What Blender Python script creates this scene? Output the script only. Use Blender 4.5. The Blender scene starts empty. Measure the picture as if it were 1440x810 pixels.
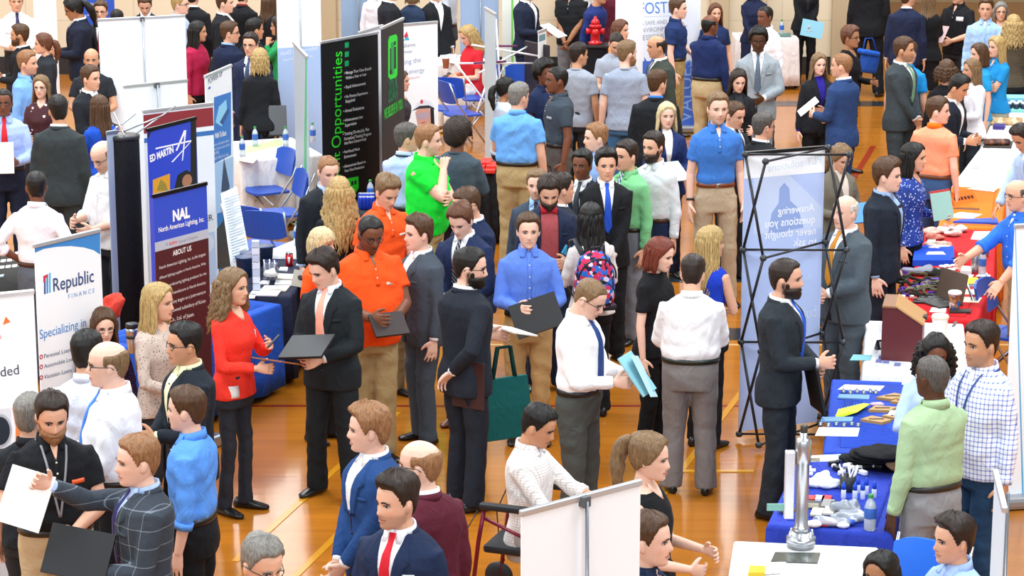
import bpy, bmesh, math, random
import numpy as np
from mathutils import Vector, Matrix
from math import sin, cos, tan, radians, pi, sqrt
RND = random.Random(7)
scene = bpy.context.scene
COL = scene.collection
# ------------------------------------------------------------------ camera
CAM_H, CAM_F, CAM_P = 5.5, 3500.0, math.atan(835/3500.0)
CP, SP = cos(CAM_P), sin(CAM_P)
def ray(px, py):
    s, t = (px-720)/CAM_F, (405-py)/CAM_F
    return Vector((s, CP+t*SP, -SP+t*CP))
def at(px, py, z=0.0):
    d = ray(px, py); k = (z-CAM_H)/d.z
    return Vector((d.x*k, d.y*k, z))
def on_plane(px, py, p0, n):
    d = ray(px, py); o = Vector((0, 0, CAM_H))
    return o + d*((p0-o).dot(n)/d.dot(n))
cam = bpy.data.objects.new('camera', bpy.data.cameras.new('camera')); COL.objects.link(cam)
cam.location = (0, 0, CAM_H); cam.rotation_euler = (pi/2-CAM_P, 0, 0)
cam.data.sensor_width = 36; cam.data.lens = CAM_F*36/1440; cam.data.clip_end = 300
scene.camera = cam
# ------------------------------------------------------------------ materials
def srgb(c):
    if isinstance(c, str):
        c = [int(c[i:i+2], 16)/255 for i in (0, 2, 4)]
    return tuple((x/12.92 if x <= .04045 else ((x+.055)/1.055)**2.4) for x in c[:3])
_M = {}
def nodes(name):
    m = bpy.data.materials.new(name); m.use_nodes = True
    nt = m.node_tree; b = nt.nodes['Principled BSDF']
    return m, nt, b
def mix(nt, fac, a, b, blend='MIX'):
    n = nt.nodes.new('ShaderNodeMix'); n.data_type = 'RGBA'; n.blend_type = blend
    for s, v in ((0, fac), (6, a), (7, b)):
        if isinstance(v, bpy.types.NodeSocket): nt.links.new(v, n.inputs[s])
        elif s == 0: n.inputs[0].default_value = v
        else: n.inputs[s].default_value = (*v[:3], 1)
    return n.outputs[2]
def math_(nt, op, a, b=0.0, c=None):
    n = nt.nodes.new('ShaderNodeMath'); n.operation = op
    for s, v in ((0, a), (1, b), (2, c)):
        if v is None: continue
        if isinstance(v, bpy.types.NodeSocket): nt.links.new(v, n.inputs[s])
        else: n.inputs[s].default_value = v
    return n.outputs[0]
def objco(nt, scale=(1, 1, 1)):
    t = nt.nodes.new('ShaderNodeTexCoord'); mp = nt.nodes.new('ShaderNodeMapping')
    nt.links.new(t.outputs['Object'], mp.inputs[0]); mp.inputs['Scale'].default_value = scale
    return mp.outputs[0]
def noise(nt, co, scale, detail=3, dist=0.0):
    n = nt.nodes.new('ShaderNodeTexNoise'); nt.links.new(co, n.inputs['Vector'])
    n.inputs['Scale'].default_value = scale; n.inputs['Detail'].default_value = detail
    n.inputs['Distortion'].default_value = dist
    return n.outputs[0]
def ramp(nt, v, lo, hi):
    n = nt.nodes.new('ShaderNodeMapRange'); nt.links.new(v, n.inputs[0])
    n.inputs[1].default_value = lo; n.inputs[2].default_value = hi; n.clamp = True
    return n.outputs[0]
def bump(nt, b, h, strength, dist):
    n = nt.nodes.new('ShaderNodeBump'); nt.links.new(h, n.inputs['Height'])
    n.inputs['Strength'].default_value = strength; n.inputs['Distance'].default_value = dist
    nt.links.new(n.outputs[0], b.inputs['Normal'])
def plain(c, rough=.5, metal=0.0, name=None, spec=.5, trans=0.0, alpha=1.0):
    k = ('p', c, rough, metal, spec, trans, alpha)
    if k in _M: return _M[k]
    m, nt, b = nodes(name or 'paint_'+str(c)); b.inputs['Roughness'].default_value = rough
    b.inputs['Metallic'].default_value = metal; b.inputs['Specular IOR Level'].default_value = spec
    b.inputs['Transmission Weight'].default_value = trans; b.inputs['Alpha'].default_value = alpha
    n = noise(nt, objco(nt), 35, 2)
    l = srgb(c)
    nt.links.new(mix(nt, n, [x*.98 for x in l], [min(1, x*1.02) for x in l]), b.inputs['Base Color'])
    _M[k] = m
    return m
def cloth(c, pat=None, c2='ffffff', rough=.85):
    k = ('c', c, pat, c2, rough)
    if k in _M: return _M[k]
    m, nt, b = nodes('fabric_'+c+('_'+pat if pat else ''))
    b.inputs['Roughness'].default_value = rough; b.inputs['Specular IOR Level'].default_value = .25
    b.inputs['Sheen Weight'].default_value = 0
    co = objco(nt); l = srgb(c); l2 = srgb(c2)
    fine = noise(nt, co, 160, 2)
    base = mix(nt, fine, [x*.9 for x in l], [min(1, x*1.1) for x in l])
    if pat in ('check', 'window'):
        sx = nt.nodes.new('ShaderNodeSeparateXYZ'); nt.links.new(co, sx.inputs[0])
        f, w = (60, .16) if pat == 'check' else (11, .05)
        if pat == 'check' and c2 == '5a6cc8': f, w = 34, .26
        a = math_(nt, 'LESS_THAN', math_(nt, 'FRACT', math_(nt, 'MULTIPLY', math_(nt, 'ADD', sx.outputs[0], math_(nt, 'MULTIPLY', sx.outputs[1], .6)), f)), w)
        d = math_(nt, 'LESS_THAN', math_(nt, 'FRACT', math_(nt, 'MULTIPLY', sx.outputs[2], f)), w)
        fac = math_(nt, 'MULTIPLY', math_(nt, 'ADD', a, d), .55 if pat == 'check' else .35)
        base = mix(nt, fac, base, l2)
    elif pat in ('dots', 'floral', 'stars', 'camo'):
        v = nt.nodes.new('ShaderNodeTexVoronoi'); nt.links.new(co, v.inputs['Vector'])
        v.inputs['Scale'].default_value = {'dots': 42, 'floral': 60, 'stars': 13, 'camo': 34}[pat]
        if pat == 'camo':
            s = nt.nodes.new('ShaderNodeSeparateColor'); nt.links.new(v.outputs['Color'], s.inputs[0])
            base = mix(nt, math_(nt, 'GREATER_THAN', s.outputs[0], .45), base, l2)
            base = mix(nt, math_(nt, 'GREATER_THAN', s.outputs[1], .72), base, srgb('2b6fd0'))
            base = mix(nt, math_(nt, 'GREATER_THAN', s.outputs[2], .86), base, srgb('e8d8e8'))
        else:
            lim = {'dots': .32, 'floral': .38, 'stars': .34}[pat]
            dd = math_(nt, 'ADD', v.outputs['Distance'], math_(nt, 'MULTIPLY', noise(nt, co, 90, 2), .3 if pat != 'dots' else .05))
            base = mix(nt, math_(nt, 'LESS_THAN', dd, lim), base, l2)
    elif pat == 'stripe':
        sx = nt.nodes.new('ShaderNodeSeparateXYZ'); nt.links.new(co, sx.inputs[0])
        u = math_(nt, 'ADD', sx.outputs[2], math_(nt, 'MULTIPLY', sx.outputs[0], 1.2))
        base = mix(nt, math_(nt, 'LESS_THAN', math_(nt, 'FRACT', math_(nt, 'MULTIPLY', u, 30)), .4), base, l2)
    nt.links.new(base, b.inputs['Base Color'])
    fold = noise(nt, objco(nt, (1.2, 1.2, .7)), 9, 3, 1.2)
    bump(nt, b, fold, .55, .03)
    _M[k] = m
    return m
def hairmat(c):
    k = ('h', c)
    if k in _M: return _M[k]
    m, nt, b = nodes('hair_'+c); l = srgb(c)
    n = noise(nt, objco(nt, (1, 1, .18)), 130, 3, .6)
    nt.links.new(mix(nt, ramp(nt, n, .3, .7), [x*.55 for x in l], [min(1, x*1.35) for x in l]), b.inputs['Base Color'])
    b.inputs['Roughness'].default_value = .5; b.inputs['Specular IOR Level'].default_value = .35
    bump(nt, b, n, .6, .004)
    _M[k] = m
    return m
def skinmat():
    if 'skin' in _M: return _M['skin']
    m, nt, b = nodes('skin'); a = nt.nodes.new('ShaderNodeAttribute'); a.attribute_name = 'Col'
    n = noise(nt, objco(nt), 40, 3)
    nt.links.new(mix(nt, math_(nt, 'MULTIPLY', n, .25), a.outputs[0], (.75, .35, .28), 'MULTIPLY'), b.inputs['Base Color'])
    b.inputs['Roughness'].default_value = .5; b.inputs['Specular IOR Level'].default_value = .35
    b.inputs['Subsurface Weight'].default_value = 0.0
    _M['skin'] = m
    return m
# ------------------------------------------------------------------ raw mesh helpers
class MB:
    def __init__(s): s.v = []; s.f = []; s.n = 0; s.mi = []
    def add(s, V, F, mi=0):
        V = np.asarray(V, float).reshape(-1, 3)
        s.f += [tuple(i+s.n for i in f) for f in F]; s.mi += [mi]*len(F)
        s.v.append(V); s.n += len(V); return s
    def loft(s, rings, cap=True, mi=0, closed=True):
        n = len(rings[0]); V = np.concatenate([np.asarray(r, float) for r in rings]); F = []
        for i in range(len(rings)-1):
            for j in range(n if closed else n-1):
                k = (j+1) % n
                F.append((i*n+j, i*n+k, (i+1)*n+k, (i+1)*n+j))
        if cap:
            m = len(V); c0 = V[:n].mean(0); c1 = V[-n:].mean(0); V = np.concatenate([V, [c0, c1]]); L = (len(rings)-1)*n
            for j in range(n):
                k = (j+1) % n
                F.append((m, k, j)); F.append((m+1, L+j, L+k))
        return s.add(V, F, mi)
    def tube(s, pts, rad, n=12, cap=True, mi=0, sq=None):
        pts = [np.asarray(p, float) for p in pts]; rings = []; up = None
        if not hasattr(rad, '__len__'): rad = [rad]*len(pts)
        for i, p in enumerate(pts):
            d = pts[min(i+1, len(pts)-1)]-pts[max(i-1, 0)]; d = d/(np.linalg.norm(d)+1e-9)
            if up is None:
                a = np.array((0, -1., 0)) if abs(d[1]) < .8 else np.array((1., 0, 0)); up = a-d*a.dot(d)
            else: up = up-d*up.dot(d)
            up = up/(np.linalg.norm(up)+1e-9); w = np.cross(d, up); r = rad[i]
            ra, rb = r if hasattr(r, '__len__') else (r, r)
            t = np.arange(n)*2*pi/n
            rings.append(p+np.outer(np.cos(t)*ra, up)+np.outer(np.sin(t)*rb, w))
        return s.loft(rings, cap, mi)
    def box(s, c, size, rot=None, mi=0, bev=0.0):
        hx, hy, hz = [x/2 for x in size]; bv = min(bev, hx*.9, hy*.9, hz*.9)
        R = np.array(rot.to_3x3()) if rot is not None else np.eye(3)
        if bv <= 0:
            V = np.array([(x, y, z) for x in (-hx, hx) for y in (-hy, hy) for z in (-hz, hz)])
            F = [(0, 1, 3, 2), (4, 6, 7, 5), (0, 4, 5, 1), (2, 3, 7, 6), (0, 2, 6, 4), (1, 5, 7, 3)]
            return s.add(V@R.T+np.asarray(c, float), F, mi)
        def rr(ins, z):
            o = []
            for sx, sy, a0 in ((1, 1, 0), (-1, 1, 90), (-1, -1, 180), (1, -1, 270)):
                for a in (0, 45, 90):
                    o.append((sx*(hx-bv)+cos(radians(a0+a))*(bv-ins), sy*(hy-bv)+sin(radians(a0+a))*(bv-ins), z))
            return np.array(o)@R.T+np.asarray(c, float)
        return s.loft([rr(bv*.7, -hz), rr(bv*.2, -hz+bv*.3), rr(0, -hz+bv), rr(0, hz-bv), rr(bv*.2, hz-bv*.3), rr(bv*.7, hz)], True, mi)
    def lathe(s, c, prof, n=20, mi=0, sx=1, sy=1):
        t = np.arange(n)*2*pi/n; c = np.asarray(c, float)
        return s.loft([np.stack([np.cos(t)*r*sx, np.sin(t)*r*sy, np.full(n, z)], 1)+c for r, z in prof], True, mi)
    def ell(s, c, r, n=14, m=9, R=None, mi=0):
        rings = []
        for i in range(m):
            a = -pi/2+pi*(i+.35)/(m-.3); t = np.arange(n)*2*pi/n
            p = np.stack([np.cos(t)*cos(a)*r[0], np.sin(t)*cos(a)*r[1], np.full(n, sin(a)*r[2])], 1)
            if R is not None: p = p@np.array(R.to_3x3()).T
            rings.append(p+np.asarray(c, float))
        return s.loft(rings, True, mi)
    def patch(s, rows, surf, off, back=.012, nx=7, mi=0):
        """rows (z, x0, x1) laid on a garment's front surface with a thin turned edge"""
        G = []; rows = list(rows); R2 = [rows[0]]
        for (z0, a0, b0), (z1, a1, b1) in zip(rows, rows[1:]):
            m = max(1, int(abs(z1-z0)/.022+.5))
            R2 += [(z0+(z1-z0)*i/m, a0+(a1-a0)*i/m, b0+(b1-b0)*i/m) for i in range(1, m+1)]
        for z, a, b in R2:
            x = np.linspace(a, b, nx)
            G.append(np.stack([x, np.array([surf(q, z) for q in x])-off, np.full(nx, z)], 1))
        G = np.array(G); r = len(G); V = np.concatenate([G.reshape(-1, 3), (G+np.array((0, back, 0))).reshape(-1, 3)]); F = []
        for i in range(r-1):
            for j in range(nx-1):
                F.append((i*nx+j, (i+1)*nx+j, (i+1)*nx+j+1, i*nx+j+1))
        o = r*nx
        rim = [(0, j) for j in range(nx)]+[(i, nx-1) for i in range(1, r)]+[(r-1, j) for j in range(nx-2, -1, -1)]+[(i, 0) for i in range(r-2, 0, -1)]
        rim = [i*nx+j for i, j in rim]
        for a, b in zip(rim, rim[1:]+rim[:1]): F.append((a, b, b+o, a+o))
        return s.add(V, F, mi)
    def data(s): return np.concatenate(s.v), s.f
    def mesh(s, name, smooth=True, xf=None):
        V, F = s.data()
        if xf: V = xf(V)
        me = bpy.data.meshes.new(name); me.from_pydata(V.tolist(), [], s.f)
        if smooth: me.shade_smooth()
        if any(s.mi): me.polygons.foreach_set('material_index', s.mi)
        return me
    def build(s, name, mats, parent=None, smooth=True, xf=None):
        me = s.mesh(name, smooth, xf)
        return link(name, me, mats, parent)
def link(name, me, mats, parent=None):
    o = bpy.data.objects.new(name, me); COL.objects.link(o)
    for m in (mats if isinstance(mats, (list, tuple)) else [mats]):
        if m is not None: me.materials.append(m)
    if parent is not None: o.parent = parent
    return o
def tag(o, label=None, cat=None, group=None, kind=None):
    for k, v in (('label', label), ('category', cat), ('group', group), ('kind', kind)):
        if v: o[k] = v
    return o
def empty(name, loc, rz=0.0, label=None, cat=None, group=None):
    o = bpy.data.objects.new(name, None); COL.objects.link(o); o.empty_display_size = .1
    o.location = loc; o.rotation_euler = (0, 0, rz)
    return tag(o, label, cat, group)
TMP = bpy.data.scenes.new('workbench')
def remesh(mb, voxel, smooth=2, adapt=0.0):
    V, F = mb.data()
    me = bpy.data.meshes.new('tmp'); me.from_pydata(V.tolist(), [], F)
    o = bpy.data.objects.new('tmp', me); TMP.collection.objects.link(o)
    r = o.modifiers.new('r', 'REMESH'); r.mode = 'VOXEL'; r.voxel_size = voxel; r.adaptivity = adapt; r.use_smooth_shade = True
    if smooth:
        q = o.modifiers.new('s', 'SMOOTH'); q.factor = .5; q.iterations = smooth
    TMP.view_layers[0].update(); dg = TMP.view_layers[0].depsgraph
    out = bpy.data.meshes.new_from_object(o.evaluated_get(dg))
    bpy.data.objects.remove(o); bpy.data.meshes.remove(me)
    return out
def mv(me, fn=None, wr=0.0, seed=0):
    n = len(me.vertices); V = np.empty(n*3, np.float32); me.vertices.foreach_get('co', V); V = V.reshape(-1, 3).astype(float)
    if wr:
        N = np.empty(n*3, np.float32); me.vertices.foreach_get('normal', N); N = N.reshape(-1, 3)
        rs = np.random.RandomState(seed); d = 0
        for k in range(7):
            q = rs.normal(size=3)*np.array((.8, .8, 1.6)); q = q/np.linalg.norm(q)*rs.uniform(16, 60)
            d = d+np.sin(V@q+rs.uniform(0, 6)+2.0*np.sin(V@(rs.normal(size=3)*12)))*wr/(1.4+k*.25)
        V = V+N*d[:, None]
    if fn: V = fn(V)
    me.vertices.foreach_set('co', V.astype(np.float32).ravel()); me.update()
    return V
_FONT = {}
def text_mesh(body, bold=0.0, ext=.004):
    k = (body, bold)
    if k not in _FONT:
        cu = bpy.data.curves.new('t', 'FONT'); cu.body = body; cu.size = 1.0; cu.offset = bold; cu.resolution_u = 3
        o = bpy.data.objects.new('t', cu); TMP.collection.objects.link(o)
        TMP.view_layers[0].update(); dg = TMP.view_layers[0].depsgraph
        me = bpy.data.meshes.new_from_object(o.evaluated_get(dg)); bpy.data.objects.remove(o)
        n = len(me.vertices); V = np.empty(n*3, np.float32); me.vertices.foreach_get('co', V); V = V.reshape(-1, 3).astype(float)
        F = [tuple(p.vertices) for p in me.polygons]; bpy.data.meshes.remove(me); bpy.data.curves.remove(cu)
        V[:, 0] -= V[:, 0].min()
        _FONT[k] = (V, F)
    return _FONT[k]
# ------------------------------------------------------------------ people
SK = {'p': 'efc5ae', 'l': 'e6b496', 'm': 'd19c78', 't': 'b27f5c', 'b': '7b4c35', 'd': '54341f'}
HC = {'black': '17130f', 'dark': '2c1f17', 'brown': '50351f', 'light': '7d6142', 'ginger': '946844', 'red': '6e2e1c', 'blond': 'b3955f', 'pale': 'd4bf92',
      'grey': '807b74', 'white': 'c9c4bc', 'salt': '55504b', 'auburn': '643c26'}
HZ = np.array([-.118, -.112, -.100, -.083, -.06, -.03, 0, .03, .06, .088, .107, .117, .121])
HA = np.array([.016, .030, .044, .054, .0625, .069, .073, .0765, .074, .060, .041, .020, .004])
HF = np.array([-.066, -.078, -.085, -.088, -.090, -.091, -.092, -.096, -.092, -.074, -.050, -.022, -.003])
HB = np.array([.010, .022, .036, .055, .074, .092, .101, .105, .102, .086, .060, .030, .008])
def face_bump(x, z):
    g = lambda a, b, sa, sb: np.exp(-((x-a)/sa)**2-((z-b)/sb)**2)
    nz = np.clip(np.interp(z, [-.052, -.046, -.034, .004, .016], [0, .014, .026, .008, 0]), 0, 1)
    d = nz*np.exp(-(x/np.interp(z, [-.05, -.03, 0], [.013, .012, .008]))**2)
    d = d-.008*(g(.031, 0, .017, .011)+g(-.031, 0, .017, .011))+.004*(g(.028, .019, .026, .008)+g(-.028, .019, .026, .008))
    d = d+.006*g(0, -.061, .022, .005)+.006*g(0, -.073, .019, .006)-.003*g(0, -.0665, .026, .003)+.007*g(0, -.102, .02, .013)
    d = d+.004*(g(.044, -.028, .017, .018)+g(-.044, -.028, .017, .018))-.004*(g(.05, -.066, .014, .02)+g(-.05, -.066, .014, .02))
    return d
def face_y(x, z):
    a = np.interp(z, HZ, HA); f = np.interp(z, HZ, HF)
    return float(f*sqrt(max(0, 1-(x/a)**2))-face_bump(np.float64(x), np.float64(z)))
def head_grid(nt, zs, off=None):
    t = np.arange(nt)*2*pi/nt; rings = []
    for z in zs:
        a, f, b = np.interp(z, HZ, HA), np.interp(z, HZ, HF), np.interp(z, HZ, HB)
        x = a*np.sin(t); c = np.cos(t); y = np.where(c > 0, f*c, -b*c)
        if off is None: y = y-np.where(c > 0, face_bump(x, np.full(nt, z))*np.clip(c*3, 0, 1), 0)
        p = np.stack([x, y, np.full(nt, z)], 1)
        if off is not None:
            n = p-np.array((0, .005, .0)); n[:, 2] *= .75; n = n/(np.linalg.norm(n, axis=1)[:, None]+1e-9)
            p = p+n*off(t, z)[:, None]
        rings.append(p)
    return rings
HZS = np.concatenate([np.linspace(-.118, -.1, 4), np.linspace(-.095, .08, 40), np.linspace(.086, .121, 9)])
def ss(x, a, b):
    u = np.clip((x-a)/(b-a), 0, 1); return u*u*(3-2*u)
HLINE = {'m': ([0, 25, 45, 60, 72, 80, 92, 108, 125, 150, 180], [.078, .080, .074, .05, .01, -.012, .022, .004, -.045, -.072, -.078]),
         'f': ([0, 25, 45, 60, 75, 90, 110, 130, 180], [.084, .076, .05, .015, -.02, -.03, -.05, -.07, -.085]),
         'bald': ([0, 30, 60, 72, 80, 92, 108, 125, 150, 180], [.2, .2, .2, .09, -.01, .02, .004, -.045, -.072, -.078]),
         'bangs': ([0, 25, 45, 60, 75, 90, 110, 130, 180], [.03, .03, .02, -.02, -.04, -.05, -.06, -.07, -.085])}
def make_hair(style, rs):
    mb = MB(); base = style.split('+')[0]; ex = style.split('+')[1:]
    fem = base in ('long', 'curly', 'pony', 'bun', 'bob', 'bangs', 'wavy')
    line = 'bangs' if base == 'bangs' else ('bald' if base == 'bald' else ('f' if fem else 'm'))
    top, side = {'short': (.020, .0075), 'quiff': (.030, .007), 'buzz': (.006, .004), 'bald': (.006, .009), 'mop': (.027, .015), 'afro': (.055, .05), 'fro': (.030, .022), 'slick': (.013, .009), 'dread': (.024, .022)}.get(base, (.019, .015))
    ph = rs.uniform(0, 6, 6); A, Z = HLINE[line]
    def off(t, z):
        d = np.degrees(np.minimum(t, 2*pi-t)); zh = np.interp(d, A, Z)
        if base == 'bald': m = ss(z, zh-.004, zh+.01)*(1-ss(z, .045, .075)*ss(-d, -140, -95)-ss(z, .06, .09)*(d >= 95))
        else: m = ss(z, zh-.006, zh+.008)
        m = np.clip(m, 0, 1); th = side+(top-side)*ss(z, .02, .1)
        if base in ('quiff', 'mop'): th = th+.014*np.exp(-(d/38)**2)*ss(z, .06, .1)
        rip = .6*np.sin(t*9+ph[0]+z*25+1.5*np.sin(z*60+t*3+ph[5]))+.5*np.sin(t*23+ph[1]-z*50)+.3*np.sin(t*37+z*90)
        if base in ('afro', 'fro'): rip = np.sin(t*13+ph[2]+z*200)*np.sin(z*150+t*4+ph[3])*1.3
        if base == 'dread': rip = 2.2*np.sin(t*16+ph[0])
        if base == 'afro': th = th-.02*ss(-z, .02, .08)
        th = th*(1+.17*rip)+.002*np.sin(t*5+ph[4])
        return -.007+(th+.007)*m
    zs = np.concatenate([np.linspace(-.112, -.09, 4), np.linspace(-.085, .1, 36), np.linspace(.104, .121, 7)])
    if base not in ('none',): mb.loft(head_grid(64, zs, off))
    if base in ('long', 'curly', 'wavy', 'bob', 'bangs'):
        L = {'bob': .20, 'bangs': .21}.get(base, .50)
        for e in ex:
            if e.startswith('L'): L = float(e[1:])
        rings = []; n = 46; ns = 26
        for i in range(ns):
            u = i/(ns-1); z = .065-u*(L+.02)
            w = np.interp(z, [-max(L, .3), -.26, -.16, -.06, .03, .065], [.118, .116, .105, .093, .088, .06]); b = np.interp(z, [-.45, -.30, -.22, -.12, -.03, .04, .065], [.178, .172, .152, .124, .124, .122, .09])
            half = radians(np.interp(z, [-.4, -.24, -.14, -.06, .04, .065], [66, 80, 108, 118, 108, 95]))
            s = np.linspace(-1, 1, n); t = pi+s*half
            cur = {'curly': .011, 'wavy': .006}.get(base, .0022); fq = {'curly': 15, 'wavy': 11}.get(base, 24)
            rp = cur*(np.sin(t*fq+ph[0]+z*(55 if base in ('curly', 'wavy') else 9))+.6*np.sin(t*fq*1.7+ph[1]-z*(70 if base == 'curly' else 20)))
            tap = 1-.25*ss(u, .75, 1)
            th = (.030 if base != 'curly' else .045)*(1-.6*ss(u, .8, 1))*np.clip((1-np.abs(s)**6), .3, 1)
            zz = np.full(n, z)+(.012*np.sin(t*9+ph[2]) if u > .9 else 0)
            c = np.cos(t)
            def P(r): return np.stack([(w*tap+r)*np.sin(t), np.where(c > 0, -.075, -(b*tap+r))*c, zz], 1)
            rings.append(np.concatenate([P(rp), P(-th)[::-1]]))
        mb.loft(rings)
    if base in ('long', 'curly', 'wavy', 'bob', 'bangs'):
        nl = {'curly': 46, 'wavy': 36}.get(base, 34); am = {'curly': .016, 'wavy': .008}.get(base, .003); rad = {'curly': .015, 'wavy': .011}.get(base, .0075)
        for k in range(nl):
            f = -1+2*(k+.5)/nl; a0 = pi+radians(112)*f+rs.uniform(-.05, .05); Lk = L*rs.uniform(.80, 1.08); p0, p1 = rs.uniform(0, 6, 2); ro = rs.uniform(-.006, .012 if base == 'curly' else .003); pts, rr = [], []
            for u in np.linspace(0, 1, 13):
                z = .05-u*(Lk+.02); w = np.interp(z, [-max(L, .3), -.26, -.16, -.06, .03, .065], [.118, .116, .105, .093, .092, .07])+ro; bb = np.interp(z, [-.45, -.30, -.22, -.12, -.03, .04, .065], [.178, .172, .152, .124, .126, .124, .10])+ro
                if base == 'curly': w += .022*min(1, u*2); bb += .02*min(1, u*2)
                fr = {'curly': 26, 'wavy': 14}.get(base, 7); a = pi+(a0-pi)*np.interp(z, [-.4, -.24, -.14], [.6, .74, 1.0])+am*8*sin(fr*u+p0)*.5; c = cos(a)
                pts.append(((w+am*cos(fr*u+p1))*sin(a), (-.078 if c > 0 else -bb-am*cos(fr*u+p1))*c, z)); rr.append(rad*(.55+.6*sin(pi*min(1, .15+u*.85)))*(1-.75*max(0, u-.8)/.2))
            mb.tube(pts, rr, 7)
    if base == 'pony':
        h = .06 if 'hi' in ex else .02
        L = .26
        for e in ex:
            if e.startswith('L'): L = float(e[1:])
        u = np.linspace(0, 1, 12); pts = [(.012*sin(6*k), .105+.075*sin(min(1, k*1.8)*pi*.55)-.03*k*k, h-(L*k**1.25)+.02*sin(pi*min(1, k*3))) for k in u]
        mb.tube(pts, [.018+.026*sin(pi*min(1, .12+k*.95)) + .004*sin(k*22+ph[0]) for k in u], 14)
        mb.ell((0, .112, h), (.02, .014, .02))
    if base == 'bun': mb.ell((0, .115, .05), (.045, .04, .045))
    if base == 'dread':
        for k in range(18):
            a = radians(70+k*220/17); x, y = .085*sin(a), -.105*cos(a)
            mb.tube([(x*.8, y*.8, .07), (x*1.05, y*1.05, .03), (x*1.08, y*1.08, -.03-rs.uniform(0, .03))], .010, 6)
    return mb
def clamp_ik(S, W, a, b, pole):
    d = W-S; L = np.linalg.norm(d)
    if L > (a+b)*.995: W = S+d*((a+b)*.995/L); d = W-S; L = np.linalg.norm(d)
    L = max(L, abs(a-b)+.02); u = d/L; k = (a*a-b*b+L*L)/(2*L); h = sqrt(max(0, a*a-k*k))
    p = pole-u*pole.dot(u); p = p/(np.linalg.norm(p)+1e-9)
    return S+u*k+p*h, W
# wrist targets (side*x, y, z), elbow pole, thumb direction, finger curl
ARM = {'down': ((.235, -.02, .87), (.3, 1, 0), (0, -1, 0), 18), 'pocket': ((.19, -.05, .93), (.6, 1, 0), (0, -1, -.2), 30), 'hold': ((.11, -.27, 1.12), (.5, .5, -1), (-.2, -.2, 1), 55),
       'belly': ((.06, -.23, 1.06), (1, .4, -.6), (0, -.2, 1), 45), 'clasp': ((.035, -.20, .93), (1, .5, -.2), (0, -1, .3), 40), 'hip': ((.19, -.03, 1.03), (1, .9, 0), (.3, -.2, 1), 35),
       'chin': ((.03, -.17, 1.42), (.5, -.2, -1), (-.3, .4, .5), 70), 'cross': ((-.11, -.20, 1.19), (1, -.1, -.8), (0, -.2, 1), 35), 'reach': ((.14, -.44, 1.14), (.5, .3, -1), (0, -.3, 1), 30),
       'up': ((.13, -.33, 1.34), (.5, .2, -1), (-.3, .2, 1), 30), 'back': ((.07, .17, .98), (1, .3, 0), (0, 1, .2), 40), 'chest': ((.08, -.25, 1.24), (.7, .2, -1), (-.2, 0, 1), 50),
       'shake': ((.10, -.42, 1.06), (.4, .3, -1), (0, 0, 1), 25), 'strap': ((.13, -.16, 1.30), (.7, .1, -1), (0, .3, 1), 65), 'table': ((.17, -.40, .92), (.5, .5, -.6), (-.6, -.2, .4), 25)}
def make_hand(mb, W, d, tdir, side, curl, n_tip=None):
    d = d/np.linalg.norm(d); t = tdir-d*tdir.dot(d); t = t/np.linalg.norm(t); n = np.cross(t, d)*(-side)
    rings = []
    for u, wd, th in ((-.02, .026, .022), (.0, .027, .020), (.03, .037, .017), (.06, .043, .015), (.085, .043, .013), (.096, .036, .010)):
        a = np.arange(14)*2*pi/14
        rings.append(W+d*u+np.outer(np.cos(a)*wd, t)+np.outer(np.sin(a)*th, n))
    mb.loft(rings)
    for lat, ln, sp in ((.035, .92, .12), (.0115, 1.05, .03), (-.0125, .98, -.05), (-.035, .78, -.16)):
        p = W+d*.086+t*lat; pts = [p-d*.02, p]; ang = radians(curl*.5)
        for seg, da in ((.042, .8), (.027, 1.0), (.022, .7)):
            q = (d+t*sp)*cos(ang)+n*sin(ang); p = p+q/np.linalg.norm(q)*seg*ln; pts.append(p); ang += radians(curl*da)
        mb.tube(pts, [.0095, .0095, .009, .0082, .006], 9)
    p = W+d*.022+t*.030; pts = [p-t*.012]
    for q, l in ((d*.62+t*.75+n*.35, .034), (d*.8+t*.5+n*.45, .03), (d*.9+t*.25+n*.5, .024)):
        pts.append(p); p = p+q/np.linalg.norm(q)*l
    pts.append(p)
    mb.tube(pts, [.016, .015, .0135, .011, .0075], 9)
class Body: pass
def bowtie(root, tie, surf, up):
    m = MB(); yb = min(surf(0, 1.49), -.05)-.022
    for s in (-1, 1): m.loft([[(s*u, yb+.012*cos(t), 1.495+h*sin(t)) for t in np.arange(10)*pi/5] for u, h in ((.004, .010), (.03, .02), (.06, .027), (.066, .024))])
    m.ell((0, yb-.008, 1.495), (.012, .012, .014)); m.build('bow_tie', cloth(tie[3:], None, 'ffffff', .6), root, xf=up)
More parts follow.
